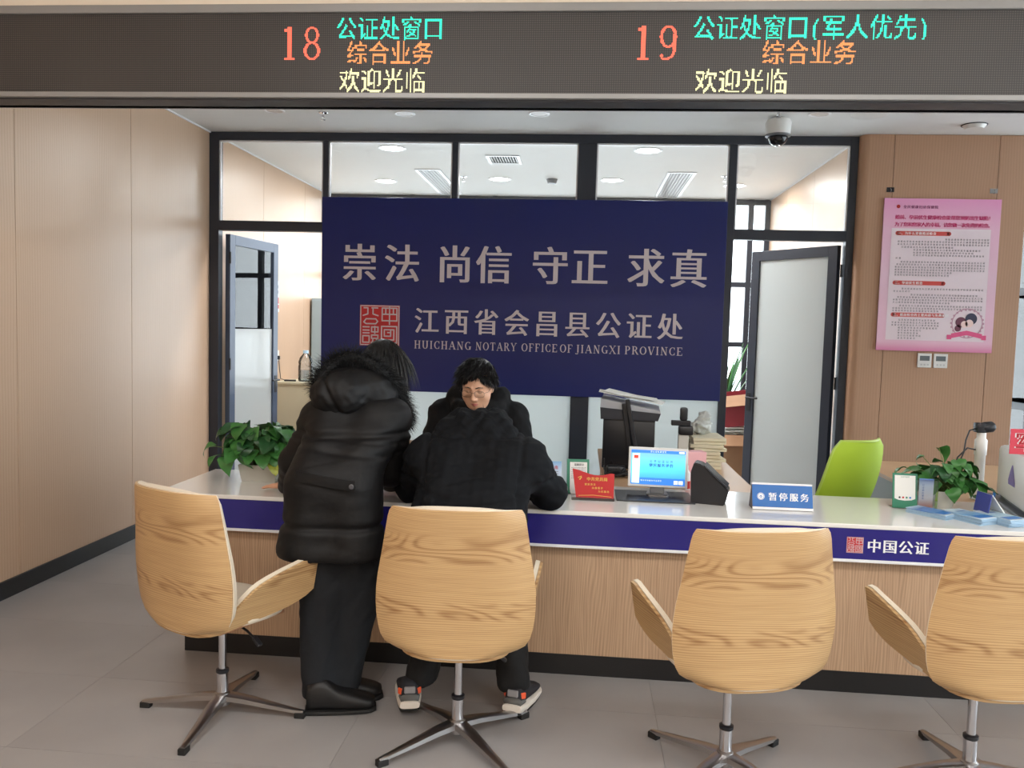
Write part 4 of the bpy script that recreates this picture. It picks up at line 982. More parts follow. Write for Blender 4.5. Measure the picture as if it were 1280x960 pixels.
for sx in (-1, 1): tube(b, [hp(sx*.018, .0855, .0065), hp(sx*.03, .0875, .004), hp(sx*.043, .081, .0065)], .0011, 6)
obj('eyelashes', b, m_hair, Ck, world=True)
b = NB(); tube(b, [hp(-.019, .0905, -.056), hp(-.007, .0955, -.0545), hp(0, .096, -.0558), hp(.007, .0955, -.0545), hp(.019, .0905, -.056)], [.001, .0034, .0032, .0034, .001], 8)
tube(b, [hp(-.016, .089, -.0605), hp(0, .0945, -.0635), hp(.016, .089, -.0605)], [.001, .0042, .001], 8); obj('lips', b, m_lip, Ck, smooth=True, world=True)
G = bpy.data.objects.new('glasses', None); COL.objects.link(G); G.parent = Ck
for sx in (-1, 1):
    rp = []
    for a in np.linspace(0, 2*PI, 21):
        cx_, cz_ = math.copysign(abs(math.cos(a))**.6, math.cos(a))*.0245, math.copysign(abs(math.sin(a))**.6, math.sin(a))*.0165
        rp.append(hp(sx*.0325+cx_, .108-.0006*abs(cx_+sx*.0325)*200*.3, .006+cz_))
    b = NB(); tube(b, rp, .0009, 6, False)
    tube(b, [hp(sx*.057, .104, .012), hp(sx*.074, .085, .012), hp(sx*.077, .0, .012)], .0009, 6)
    obj('lens_rim', b, M('thin_dark_metal', (70, 56, 50), .3, metal=.6), G, world=False).data.transform(Tr(.55, -4.75, 0))
    b = NB(); pydata(b, rp[:-1], [tuple(range(20))]); obj('lens', b, m_glass, G).data.transform(Tr(.55, -4.75, 0))
b = NB(); tube(b, [hp(-.008, .108, .010), hp(0, .110, .013), hp(.008, .108, .010)], .0009, 6); obj('bridge', b, M('thin_dark_metal', (70, 56, 50), .3, metal=.6), G).data.transform(Tr(.55, -4.75, 0))

# ------------------------------------------------------------------ plants
def leaf_mesh(L_=.085, W_=.062, fold_=.25, droop=.35, seed=0):
    rs = random.Random(seed); P_ = []
    for t in np.linspace(0, 1, 7):
        w_ = W_/2*(math.sin(PI*min(1, t*.86+.14)**.8)**.8)*(1.15 if t < .4 else 1) if t < 1 else .001
        if t == 0: w_ = W_*.18
        row = []
        for u in (-1, -.5, 0, .5, 1): row.append((u*w_, t*L_*math.cos(droop*t)-(.010 if t == 0 and u else 0)*abs(u), -droop*t*t*L_*.6+abs(u)*w_*fold_+.003*math.sin(t*9+u*3+seed)))
        P_.append(row)
    b = NB(); V_ = [[b.verts.new(p_) for p_ in r_] for r_ in P_]
    for r1, r2 in zip(V_, V_[1:]):
        for i in range(4): b.faces.new((r1[i], r1[i+1], r2[i+1], r2[i]))
    return mesh_from(b, True)
LEAF = {mt.name: [leaf_mesh(.09, .066, .25, .3+.35*k, k) for k in range(4)] for mt in (m_leaf, m_leafd, m_leafy)}
for mt in (m_leaf, m_leafd, m_leafy):
    for me in LEAF[mt.name]: me.materials.append(mt)
def pothos(T, origin, leaves, seed, wdt=.0018):
    """leaves: (x,y,z) of the leaf base relative to the thing, heading, size"""
    rs = random.Random(seed); st = NB()
    for i, (x, y, z, hd, sc_, mt) in enumerate(leaves):
        me = LEAF[mt.name][rs.randrange(4)]
        o = obj('leaf', me, mt, T, loc=(x, y, z)); o.rotation_euler = (rs.uniform(-.55, .15)-.15, rs.uniform(-.35, .35), hd); o.scale = (sc_, sc_, sc_)
        o0 = Vector(origin)+Vector((rs.uniform(-.03, .03), rs.uniform(-.02, .02), 0)); e = Vector((x, y, z)); md = (o0+e)/2+Vector((0, 0, .03))
        tube(st, [o0, md, e], wdt, 5)
    s_ = obj('stems', st, m_stem, T, smooth=True); s_['kind'] = 'stuff'
def bushy(cx, cy_, cz, rx, ry, rz_, n, seed, big=1.0, zmin=.02, yel=0):
    rs = random.Random(seed); out = []
    for i in range(n):
        a = rs.uniform(0, 2*PI); e = rs.uniform(-.35, 1); r_ = rs.uniform(.55, 1)
        x, y, z = cx+rx*r_*math.cos(a)*math.sqrt(max(0, 1-e*e*.7)), cy_+ry*r_*math.sin(a)*math.sqrt(max(0, 1-e*e*.7)), max(zmin, cz+rz_*e*r_)
        out.append((x, y, z, a-PI/2+rs.uniform(-.6, .6), big*rs.uniform(.7, 1.15), m_leaf if rs.random() < .65 else m_leafd))
    return out
T = thing('potted_pothos', 'bushy green pothos in a white planter at the left end of the counter', 'plant', (-1.60, 3.98, CT))
b = NB(); prof = [(.0, 0), (.052, 0), (.066, .085), (.068, .09), (.062, .09), (.058, .078), (0, .078)]
box(b, -.105, .075, -.05, .05, 0, .012, .004); 
P_ = [(-.095, .095, -.045, .045, 0), (-.11, .11, -.055, .055, .095)]
b = NB(); v0 = [b.verts.new(q_) for q_ in ((-.085, -.045, 0), (.085, -.045, 0), (.085, .045, 0), (-.085, .045, 0), (-.1, -.055, .085), (.1, -.055, .085), (.1, .055, .085), (-.1, .055, .085), (-.092, -.047, .085), (.092, -.047, .085), (.092, .047, .085), (-.092, .047, .085), (-.088, -.043, .07), (.088, -.043, .07), (.088, .043, .07), (-.088, .043, .07))]
for f in ((3, 2, 1, 0), (0, 1, 5, 4), (1, 2, 6, 5), (2, 3, 7, 6), (3, 0, 4, 7), (4, 5, 9, 8), (5, 6, 10, 9), (6, 7, 11, 10), (7, 4, 8, 11), (8, 9, 13, 12), (9, 10, 14, 13), (10, 11, 15, 14), (11, 8, 12, 15)): b.faces.new([v0[i] for i in f])
obj('planter', b, M('white_ceramic', (196, 194, 186), .3), T)
obj('soil', B(-.088, .088, -.043, .043, .062, .074), M('soil', (70, 52, 38), .9, noise=(80, .4)), T)
lv = bushy(-.01, 0, .18, .19, .10, .14, 78, 3, 1.2, .04)
lv += [(-.125, -.10, .125, PI, 1.25, m_leaf), (-.20, -.06, .13, PI*.8, 1.0, m_leaf), (-.02, -.09, .14, PI*1.05, 1.0, m_leaf), (-.24, -.02, .17, PI*.6, 1.1, m_leaf), (.04, 0, .27, 0, 1.1, m_leaf), (.0, .02, .26, .5, 1, m_leafd), (.10, -.08, .11, PI*1.1, 1.0, m_leafy), (.13, -.07, .08, PI*1.2, .9, m_leafy)]
pothos(T, (0, 0, .07), lv, 11)
T = thing('potted_pothos', 'green pothos in a white pot behind the leaflets at the right of the counter', 'plant', (1.76, 4.10, CT))
obj('pot', lathe(NB(), [(.05, 0), (.052, .004), (.068, .075), (.068, .08), (.062, .08), (.06, .07), (0, .07)], 24), M('white_ceramic', (214, 212, 204), .3), T, angle=40)
lv = bushy(.01, -.01, .14, .13, .065, .10, 56, 21, 1.1, .045)
lv += [(-.10, -.01, .24, 1.2, .9, m_leaf), (-.03, -.02, .285, -1.2, 1.0, m_leaf), (-.17, .02, .18, 1.5, .9, m_leaf), (0, -.10, .10, PI, .95, m_leaf), (.11, -.07, .15, -2.6, 1.4, m_leaf), (.13, -.06, .12, -2.5, 1.3, m_leafd), (.12, -.08, .07, -2.6, .9, m_leaf)]
pothos(T, (0, 0, .07), lv, 12)

# ------------------------------------------------------------------ things on the counter
def standup(name, label, cat, x, y, w_, h_, mt, rz=0, lean=12, th=.004, group=None):
    T = thing(name, label, cat, (x, y, CT), rz, group)
    Mx = Tr(0, 0, .002) @ Rx(-rad(lean)); obj('board', B(-w_/2, w_/2, -th/2, th/2, 0, h_, 0, Mx), mt, T)
    obj('foot', B(-w_/2, w_/2, -.012, .055, 0, .003), m_acryl, T)
    obj('back_rest', B(-.03, .03, th, .004+th, 0, h_*.5, 0, Tr(0, .05, 0) @ Rx(rad(14))), m_acryl, T)
    return T, Mx @ Tr(0, -th/2-.0008, 0)
T, Mx = standup('leaflet_stand', 'clear stand with a pale blue leaflet beside the seated man\'s right elbow', 'leaflet stand', -.155, 3.98, .15, .155, grad('blue_leaflet', [(0, (226, 190, 170)), (.25, (222, 226, 236)), (.7, (200, 218, 240)), (1, (120, 170, 215))], 'Z', 0, .155), rad(8))
b = NB(); line(b, '办事指南', -.03, .06, .125, .02, Mx, .02); obj('red_heading', b, m_red, T)
b = NB()
for k in range(5): line(b, '公证事项申请材料', -.0, .06, .105-k*.012, .0075, Mx)
obj('small_print', b, m_ink, T)
b = NB(); disc(b, .035, .03, .014, 14, Mx); rect(b, .02, .05, .005, .024, 0, Mx); obj('picture_print', b, M('orange_print', (210, 110, 80), .5), T)
T = thing('card_box', 'small clear box of blue cards beside the green stand', 'box', (-.085, 3.93, CT), rad(5))
obj('case', B(-.035, .035, -.02, .02, 0, .05, .002), m_acryl, T); obj('cards', B(-.03, .03, -.014, .014, .003, .062, .001), m_lprint, T); 
b = NB(); rect(b, -.022, .0, .01, .045, -.0148); obj('blue_print', b, m_bprint, T)
T, Mx = standup('notice_stand', 'green and white notice stand behind the red card', 'notice stand', .0, 3.99, .11, .17, m_green, rad(6))
b = NB(); rect(b, -.04, .045, .02, .155, 0, Mx); disc(b, .0025, .02, .042, 20, Mx @ Tr(0, -.0001, 0)); obj('white_field', b, m_paper, T)
b = NB(); line(b, '温馨提示', -.02, .03, .143, .0125, Mx @ Tr(0, -.0006, 0), .02); 
for k in range(6): line(b, '请您自觉排队办理业务', -.035, .04, .127-k*.01, .0065, Mx @ Tr(0, -.0006, 0))
obj('small_print', b, m_ink, T)
T = thing('red_card', 'red party service card with yellow lettering on the counter', 'sign', (.075, 3.865, CT), rad(1))
Mx = Tr(0, 0, .012) @ Rx(-rad(10))
poly = [(-.083, .0), (.095, -.0), (.097, .115)]+[(.097-.2*t, .115+.012*math.sin(t*PI*1.6+2.6)+.008*t) for t in np.linspace(.08, 1, 10)]
b = prism(NB(), poly, -.002, .002, Mx); obj('card', b, m_red, T)
obj('foot', B(-.105, .1, -.02, .05, 0, .012, .002), m_acryl, T)
b = NB(); Y_ = Mx @ Tr(0, -.0032, 0)
line(b, '中共党员岗', -.035, .065, .088, .019, Y_, .025); line(b, '我是党员', -.045, .01, .062, .011, Y_, .02); line(b, '向我看齐', -.01, .045, .046, .011, Y_, .02); line(b, '为民服务', .02, .075, .030, .011, Y_, .02)
strokes(b, [(-.075, .093, -.06, .1), (-.07, .085, -.058, .093), (-.066, .083, -.06, .1)], .003, Y_); strokes(b, [(-.07, .008, 0, .012), (0, .012, .085, .006)], .002, Y_)
obj('yellow_lettering', b, m_gold, T)
# small display
T = thing('small_monitor', 'small white-framed monitor showing a cyan service screen on the counter', 'monitor', (.39, 4.04, CT), rad(-3))
Mx = Tr(0, 0, .042) @ Rx(-rad(8))
obj('bezel', B(-.145, .145, -.008, .014, 0, .195, .004, Mx), m_plwhite, T)
scr = grad('cyan_screen', [(0, (60, 130, 215)), (.18, (70, 170, 235)), (.5, (90, 220, 240)), (.85, (120, 190, 240)), (1, (80, 150, 230))], 'Z', .05, .23, .2, .75)
sc_ = obj('screen', B(-.132, .132, -.0095, -.0075, .012, .181, 0, Mx), scr, T)
def em(name, rgb, s=.8): return M(name, rgb, .4, emit=s)
e_w, e_b, e_dk, e_rd = em('screen_white', (235, 245, 255)), em('screen_blue', (50, 125, 220)), em('screen_dark_blue', (30, 90, 170), .5), em('screen_red', (215, 70, 50), .6)
Y_ = Mx @ Tr(0, -.0102, 0)
b = NB(); rect(b, -.126, -.09, .018, .163, 0, Y_); obj('screen_sidebar', b, e_w, T)
b = NB(); rect(b, -.132, .132, .167, .181, 0, Y_); rect(b, -.09, .132, .012, .045, 0, Y_); obj('screen_bars', b, e_b, T)
b = NB(); rect(b, -.119, -.097, .138, .155, -.0004, Y_); obj('screen_badge', b, e_rd, T)
b = NB(); line(b, '公平公正公开', -.045, .075, .127, .013, Y_); line(b, '便民服务评价', -.045, .075, .108, .018, Y_, .03)
for k in range(6): line(b, '服务', -.117, -.099, .126-k*.017, .0065, Y_)
obj('screen_text', b, e_dk, T)
b = NB(); line(b, '县公证处欢迎您', -.04, .04, .1745, .009, Y_ @ Tr(0, -.0006, 0)); line(b, '请对本次服务作出评价', -.085, .02, .032, .008, Y_ @ Tr(0, -.0006, 0)); rect(b, .078, .098, .018, .036, -.0006, Y_); rect(b, .102, .122, .018, .036, -.0006, Y_); rect(b, .1, .127, .170, .178, -.0006, Y_)
obj('screen_white_text', b, e_w, T)
obj('stand_neck', B(-.035, .035, .0, .03, .01, .06, .004), m_plgrey, T)
obj('stand_foot', prism(NB(), [(-.042, -.05), (.042, -.05), (.055, -.02), (.045, .06), (-.045, .06), (-.055, -.02)], .006, .012, axes='xy'), m_alu, T)
T = thing('desk_mat', 'flat black pad under the small monitor', 'desk pad', (.37, 4.03, CT)); obj('pad', B(-.185, .185, -.16, .10, 0, .006, .002), m_plblack, T)
# slanted reader
T = thing('document_reader', 'black wedge shaped document reader with slanted top between monitor and blue sign', 'scanner', (.62, 3.93, CT), rad(-14))
prof = [(-.075, 0), (.08, 0), (.098, .075), (-.03, .188), (-.066, .195), (-.08, .15)]
b = prism(NB(), prof, -.05, .05); bmesh.ops.bevel(b, geom=b.edges[:], offset=.004, segments=2, affect='EDGES'); obj('housing', b, m_plblack, T, angle=40)
a_ = math.atan2(-.113, .128); Mx = Tr(.034, 0, .1315) @ Ry(-a_)
obj('glass_plate', B(-.075, .072, -.055, .06, .0, .008, .003, Mx), M('glossy_black', (40, 42, 50), .12), T)
# pause sign
T = thing('tent_sign', 'blue tent-shaped pause service sign with white characters on the counter', 'sign', (.945, 3.87, CT), rad(1))
W_ = .135; D_ = .045; Hh = .118
b = prism(NB(), [(-D_, 0), (D_, 0), (0.006, Hh), (-.006, Hh)], -W_, W_, axes='yz'); obj('body', b, m_plblack, T)
al = math.atan2(D_-.006, Hh); Mx = Tr(0, -D_, 0) @ Rx(-al); FH = Hh/math.cos(al)
obj('blue_face', B(-W_-.002, W_+.002, -.003, -.0005, .014, FH-.006, 0, Mx), m_signblue, T)
obj('top_rail', B(-W_-.003, W_+.003, -.005, .004, FH-.008, FH+.001, .001, Mx), m_whitetrim, T)
obj('bottom_rail', B(-W_-.003, W_+.003, -.006, .0, 0.001, .013, .001, Mx), m_whitetrim, T)
Y_ = Mx @ Tr(0, -.0036, 0)
b = NB(); line(b, '暂停服务', -.068, .125, .062, .040, Y_, .03, nb=3); disc(b, -.098, .062, .0165, 24, Y_); obj('sign_lettering', b, m_wprint, T)
b = NB(); disc(b, -.098, .062, .0145, 24, Y_ @ Tr(0, -.0004, 0), 0, .0128); strokes(b, [(-.105, .06, -.098, .067), (-.098, .067, -.091, .06), (-.103, .057, -.093, .057), (-.098, .067, -.098, .055)], .002, Y_ @ Tr(0, -.0004, 0)); obj('sign_emblem', b, m_signblue, T)
# green notice stand on the right, its code left blank
T, Mx = standup('notice_stand', 'green framed white card stand in front of the right-hand plant', 'notice stand', 1.555, 4.0, .112, .165, m_green, rad(-3), 8)
b = NB(); rect(b, -.047, .047, .045, .155, 0, Mx); pydata(b, [(-.047, 0, .045), (-.03, 0, .038), (0, 0, .035), (.03, 0, .038), (.047, 0, .045)], [(0, 1, 2, 3, 4)], Mx); obj('white_field', b, m_paper, T)
b = NB(); line(b, '公证处服务', -.02, .02, .148, .008, Mx @ Tr(0, -.0006, 0)); obj('small_print', b, m_green, T)
for k, mt in enumerate((m_ink, m_red, m_green, m_bprint)):
    b = NB(); disc(b, -.024+k*.016, .05, .0048, 12, Mx @ Tr(0, -.0006, 0)); obj('icon', b, mt, T)
T = thing('leaflet_holder', 'clear acrylic holder with a blue and orange leaflet beside the green card stand', 'leaflet holder', (1.655, 4.02, CT), rad(-6))
obj('case', B(-.05, .05, -.02, .02, 0, .14, .002), m_acryl, T); obj('leaflet', B(-.032, .032, -.008, -.004, .006, .145), grad('strip_leaflet', [(0, (200, 110, 90)), (.3, (226, 220, 224)), (.75, (200, 216, 236)), (1, (60, 120, 200))], 'Z', 0, .15), T)
b = NB()
for k in range(6): put(b, '公证便民服务'[k], (-.014, .115-k*.013), .011)
obj('leaflet_lettering', b, m_signblue, T, loc=(0, -.009, 0))
# leaflet stacks
def stack(x, y, rz, n, label, top, w_=.105, l_=.19):
    T = thing('leaflet_stack', label, 'leaflets', (x, y, CT), rz, 'folded blue leaflets lying in stacks on the right of the counter'); rs = random.Random(int(x*100))
    me = mesh_from(B(-w_/2, w_/2, -l_/2, l_/2, 0, .0022))
    for k in range(n):
        mt = top if k == n-1 else m_lprint
        m2 = me if k < n-1 else mesh_from(B(-w_/2, w_/2, -l_/2, l_/2, 0, .0022))
        obj('leaflet', m2, mt, T, loc=(rs.uniform(-.004, .004), rs.uniform(-.004, .004), .0026*k), rot=(0, 0, rs.uniform(-.03, .03)))
    b = NB(); Mz = Tr(0, 0, .0026*n+.0004) @ Rx(-PI/2)
    line(b, '公证服务', -.03, .03, .05, .014, Mz, .02); rect(b, -.045, .045, -.08, -.035, 0, Mz); obj('leaflet_print', b, m_bprint if top is not m_bprint else m_wprint, T)
gt = grad('blue_cover', [(0, (210, 226, 240)), (.35, (90, 150, 215)), (.7, (60, 120, 200)), (1, (190, 215, 240))], 'Y', -.09, .09, .3)
stack(1.63, 3.875, rad(38), 9, 'leftmost stack of blue leaflets in front of the green card stand', gt)
stack(1.765, 3.80, rad(28), 12, 'middle stack of blue leaflets in front of the plant', grad('pale_cover', [(0, (224, 236, 246)), (.4, (120, 175, 225)), (1, (214, 230, 244))], 'Y', -.09, .09, .3))
stack(1.885, 3.785, rad(24), 13, 'rightmost stack of pale blue leaflets beside the white machine', grad('pale_cover_b', [(0, (214, 228, 236)), (.5, (170, 206, 226)), (1, (226, 236, 242))], 'Y', -.09, .09, .3))
T = thing('folded_leaflet', 'half-open blue and white leaflet standing upright on the leaflet stacks', 'leaflet', (1.835, 3.86, CT+.028), rad(10))
b = prism(NB(), [(0, 0), (.004, 0), (.018, .088), (.014, .088)], -.05, .05); obj('blue_page', b, M('violet_blue_print', (70, 80, 160), .4), T)
b = prism(NB(), [(.016, .088), (.02, .088), (.085, .004), (.079, .004)], -.05, .05); obj('white_page', b, m_paper, T)
T = thing('pen_holder', 'small blue capped pen stand between plant and white machine', 'pen', (1.955, 4.0, CT), 0)
obj('base', lathe(NB(), [(.028, 0), (.028, .006), (.01, .012)], 20), m_chrome, T); obj('pen', tube(NB(), [(0, 0, .012), (.004, 0, .10)], [.004, .006], 10), m_bprint, T)
# white machine at the right
T = thing('white_machine', 'white boxy machine with a purple mark on a grey tray at the right picture edge', 'machine', (2.15, 4.07, CT), rad(-13))
obj('tray', B(-.10, .36, -.34, .34, 0, .018, .004), M('dark_grey_plastic', (84, 88, 96), .4), T)
b = NB(); box(b, -.08, .33, -.30, .26, .03, .285, .022); bmesh.ops.translate(b, vec=(0, 0, -.0), verts=b.verts[:]); obj('housing', b, m_plwhite, T, angle=40)
obj('feet_block', B(-.06, .31, -.28, .24, .016, .034), m_plgrey, T)
b = NB(); pts_ = [(-.06, 0), (.055, 0), (.06, .02), (.035, .062), (.006, .098), (-.01, .098), (-.035, .06), (-.062, .02)]
pydata(b, [(-.0808, q_[0]-.02, .12+q_[1]) for q_ in pts_], [tuple(range(8))]); obj('purple_mark', b, m_purple, T)
T = thing('priority_sign', 'small red sign with a military priority character on the white machine', 'sign', (2.085, 3.97, CT+.285), rad(-4))
obj('board', B(-.085, .12, -.002, .002, 0, .118, .001), M('pink_red_card', (214, 72, 92), .4), T)
b = NB(); put(b, '军', (-.018, .058), .098, Tr(0, -.003, 0), .06, 5); obj('character_outline', b, m_wprint, T)
b = NB(); put(b, '军', (-.018, .058), .095, Tr(0, -.0046, 0), .02, 3); obj('character', b, M('deep_red_print', (176, 26, 44), .4), T)
T = thing('document_camera', 'black camera head on a white post beside the plant', 'camera', (2.09, 4.44, 0), 0)
obj('post', lathe(NB(), [(.036, .75), (.036, .755), (.026, .76), (.026, .98), (.030, .985), (.030, 1.06), (.022, 1.07), (.022, 1.10)], 20), m_plwhite, T, angle=40)
obj('camera_head', box(lathe(NB(), [(.026, 0), (.029, .01), (.029, .05), (.02, .062)], 18, M=Tr(.0, 0, 1.125) @ Ry(rad(82))), -.035, .012, -.025, .025, 1.10, 1.15, .006), m_plblack, T, angle=40)
b = NB(); tube(b, [(-.03, 0, 1.12), (-.07, -.02, 1.11), (-.09, -.03, 1.06), (-.10, -.04, 1.0), (-.13, -.05, .93), (-.15, -.05, .86), (-.16, -.05, .78)], .004, 8); tube(b, [(-.03, -.01, 1.01), (-.08, -.03, 1.02), (-.13, -.04, .97), (-.15, -.05, .90)], .004, 8); obj('camera_cable', b, m_plblack, T, smooth=True)

# ------------------------------------------------------------------ behind the counter
def desk(label, x0, x1, y0, y1):
    T = thing('inner_desk', label, 'desk', ((x0+x1)/2, (y0+y1)/2, 0)); w_, d_ = (x1-x0)/2, (y1-y0)/2
    obj('desktop', B(-w_, w_, -d_, d_, .72, .745, .003), m_desk, T)
    obj('side_panel', B(-w_+.02, -w_+.04, -d_+.02, d_-.02, 0, .72), m_deskg, T); obj('side_panel', B(w_-.04, w_-.02, -d_+.02, d_-.02, 0, .72), m_deskg, T); obj('modesty_panel', B(-w_+.04, w_-.04, d_-.06, d_-.04, .2, .72), m_deskg, T)
desk('tan inner desk carrying the black printer', .13, .95, 4.25, 5.75)
desk('tan inner desk behind the two customers at the left', -1.75, -.98, 4.25, 5.8)
desk('tan inner desk with grey side behind the right-hand plant', 1.86, 2.85, 4.25, 5.7)
T = thing('printer', 'black multifunction printer with papers on its open lid', 'printer', (.30, 5.1, .745), rad(-4))
b = NB(); box(b, -.15, .16, -.17, .2, 0, .31, .008); obj('body', b, m_plblack, T, angle=40)
b = NB(); pr_ = [(-.165, .30), (.175, .30), (.19, .345), (-.17, .37)]; prism(b, pr_, -.19, .22); obj('scanner_deck', b, M('charcoal_plastic', (44, 47, 56), .4), T)
obj('scanner_trim', prism(NB(), [(-.17, .37), (.19, .345), (.185, .36), (-.168, .42)], -.18, .2), M('silver_grey_plastic', (178, 180, 186), .4), T)
obj('paper_chute', B(.03, .06, -.21, -.19, .10, .40, .004, Ry(rad(-9)) @ Tr(-.01, 0, 0)), m_plblack, T)
obj('support_arm', B(.06, .085, -.23, -.20, -.0, .42, .004, Ry(rad(-11))), m_plblack, T)
T = thing('paper_sheets', 'loose white sheets sloping off the top of the printer', 'paper', (.30, 5.06, 1.168), rad(-4))
for k, (rz_, tl, dx) in enumerate(((.1, 9, 0), (-.12, 11, .02), (.02, 7, -.02))): obj('sheet', B(-.17, .19, -.11, .11, 0, .0015, 0, Tr(dx, 0, .004+.006*k) @ Rz(rz_) @ Ry(rad(tl)) @ Tr(0, 0, .0)), m_paper, T)
T = thing('desk_camera', 'black webcam clamped on a pale post beside the printer', 'camera', (.62, 4.95, .745))
obj('post', B(-.03, .03, -.02, .02, 0, .25, .003), M('pale_grey_plastic', (206, 204, 198), .4), T); obj('arm', B(-.075, .04, -.02, .02, .275, .305, .005), m_plblack, T); obj('head', box(box(NB(), -.03, .055, -.035, .03, .22, .275, .01), -.025, .02, -.025, .02, .305, .385, .012), m_plblack, T, angle=40)
T = thing('paper_pile', 'untidy pile of cream papers beside the webcam post', 'papers', (.78, 5.2, .745)); rs = random.Random(4)
me = mesh_from(B(-.10, .10, -.14, .14, 0, .02, .002))
for k in range(9): obj('paper_bundle', me, M('cream_paper', (222, 214, 190), .8) if k == 0 else None, T, loc=(rs.uniform(-.012, .012), rs.uniform(-.01, .01), .0215*k), rot=(0, 0, rs.uniform(-.15, .15)))
T = thing('crumpled_bag', 'crumpled translucent grey bag on the paper pile', 'bag', (.76, 5.22, .942))
S = SDF((-.10, -.08, -.01), (.10, .08, .16), .006); S.ell((0, 0, .05), (.07, .05, .05)); S.ell((.02, 0, .10), (.035, .03, .04)); obj('bag', S.mesh(lambda V, N: fold(V, .012, 30, 3)), M('grey_film', (190, 194, 192), .4), T)
T = thing('cable_tangle', 'tangle of black cables and a black adapter in front of the printer', 'cables', (.30, 4.70, .745)); b = NB(); rs = random.Random(9)
for k in range(11):
    p_ = Vector((rs.uniform(-.13, .05), rs.uniform(-.05, .1), .006)); pts_ = [p_.copy()]; a = rs.uniform(0, 6.28)
    for j in range(9): a += rs.uniform(-.9, .9); p_ = p_+Vector((math.cos(a)*.045, math.sin(a)*.035, 0)); p_.z = .006+.07*abs(math.sin(j*.5+k))*rs.random(); p_.x = max(-.15, min(.2, p_.x)); p_.y = max(-.1, min(.16, p_.y)); pts_.append(p_.copy())
    tube(b, pts_, .0035, 6)
o_ = obj('cables', b, m_plblack, T, smooth=True); o_['kind'] = 'stuff'
obj('adapter', B(-.14, -.03, -.05, .03, 0, .06, .012), m_plblack, T, angle=40); obj('black_device', B(.02, .22, -.06, .12, 0, .10, .015), m_plblack, T, angle=40)
T = thing('red_bottle', 'small white and red bottle behind the document reader', 'bottle', (.56, 4.30, .745), 0); obj('bottle_body', lathe(NB(), [(.022, 0), (.024, .005), (.024, .10), (.012, .12), (.012, .14)], 18), m_plwhite, T, angle=40); obj('bottle_label', lathe(NB(), [(.0245, .02), (.0245, .06)], 18), m_red, T)
T = thing('pink_box', 'pink and white paper box behind the monitor', 'box', (.62, 4.42, .745), rad(10)); obj('box', B(-.05, .05, -.04, .04, 0, .20, .002), M('pink_card', (232, 176, 180), .6), T)
T = thing('pen', 'dark pen lying on the inner desk between the two customers', 'pen', (-1.08, 5.1, .75), rad(20)); obj('barrel', tube(NB(), [(-.08, 0, .006), (.06, 0, .006), (.075, 0, .006)], [.006, .006, .002], 8), M('dark_blue_plastic', (30, 34, 60), .3), T)
def office_chair(label, loc, rz, lean=14):
    T = thing('office_chair', label, 'chair', loc, rz); P_ = []
    for u in np.linspace(-1, 1, 13):
        P_.append([(u*smooth_ip(t, [0, .3, .7, .93, 1], [.19, .225, .215, .19, .15]), -.22-.19*t+.06*u*u-.03*math.sin(t*PI), .50+.53*t) for t in np.linspace(0, 1, 14)])
    obj('mesh_back', sheet(NB(), P_, -.004, .006), m_lime, T, angle=60)
    edge = [P_[0][i] for i in range(14)]+[P_[j][-1] for j in range(1, 13)]+[P_[-1][i] for i in range(12, -1, -1)]
    obj('back_frame', tube(NB(), edge, .008, 8), M('lime_frame', (176, 204, 90), .4), T, smooth=True)
    obj('seat', B(-.24, .24, -.2, .26, .42, .48, .025), m_lime, T, angle=50)
    obj('gas_lift', tube(NB(), [(0, 0, .08), (0, 0, .42)], .025, 14), m_plblack, T)
    obj('back_support', tube(NB(), [(0, -.1, .42), (0, -.27, .44), (0, -.31, .62)], .018, 8), m_plblack, T)
    for k in range(5):
        a = k*2*PI/5; lg = obj('base_leg', tube(NB(), [(0, 0, .09), (.28*math.cos(a), .28*math.sin(a), .06)], [.024, .014], 8), m_plblack, T)
        obj('castor', lathe(NB(), [(.025, -.012), (.025, .012)], 14, M=Tr(.28*math.cos(a), .28*math.sin(a), .025) @ Rx(PI/2)), m_plblack, lg)
    return T
office_chair('lime green mesh office chair behind the blue tent sign', (1.30, 4.78, 0), rad(34))
office_chair('lime green mesh office chair mostly hidden behind the clerk', (-.55, 4.93, 0), PI)

# ------------------------------------------------------------------ column wall: poster, clips, thermostats
PX, PZ, PW, PH = 2.70, 2.066, .86, 1.165
T = thing('wall_poster', 'glossy pink health notice poster with red headings on the wooden wall', 'poster', (PX, 6.585, PZ))
obj('board', B(-PW/2, PW/2, -.006, .006, -PH/2, PH/2, .001), grad('pink_poster', [(0, (226, 140, 180)), (.06, (240, 196, 216)), (.5, (236, 200, 218)), (.8, (238, 190, 214)), (1, (236, 160, 205))], 'Z', -PH/2, PH/2, .12), T)
b = NB(); rect(b, -.365, .365, -.50, .355, -.0072); obj('pale_field', b, M('pale_pink_print', (238, 222, 230), .15), T)
b = NB(); line(b, '全民健康妇幼保健院', -.29, -.03, .518, .026, Tr(0, -.0085, 0), .02); obj('header_print', b, M('purple_print', (130, 50, 100), .3), T)
b = NB(); disc(b, -.325, .52, .014, 16, None, -.0085); obj('emblem_print', b, m_red, T); b = NB(); line(b, '婚前、孕前优生健康检查能帮您预防出生缺陷！', -.345, .375, .44, .036, Tr(0, -.0085, 0), .03); obj('title_print', b, M('magenta_print', (206, 40, 110), .3), T); b = NB(); line(b, '为了您和您家人的幸福，请您做一次免费的检查。', -.345, .375, .385, .036, Tr(0, -.0085, 0), .03); obj('title_print', b, M('magenta_print', (206, 40, 110), .3), T)
bt = NB()
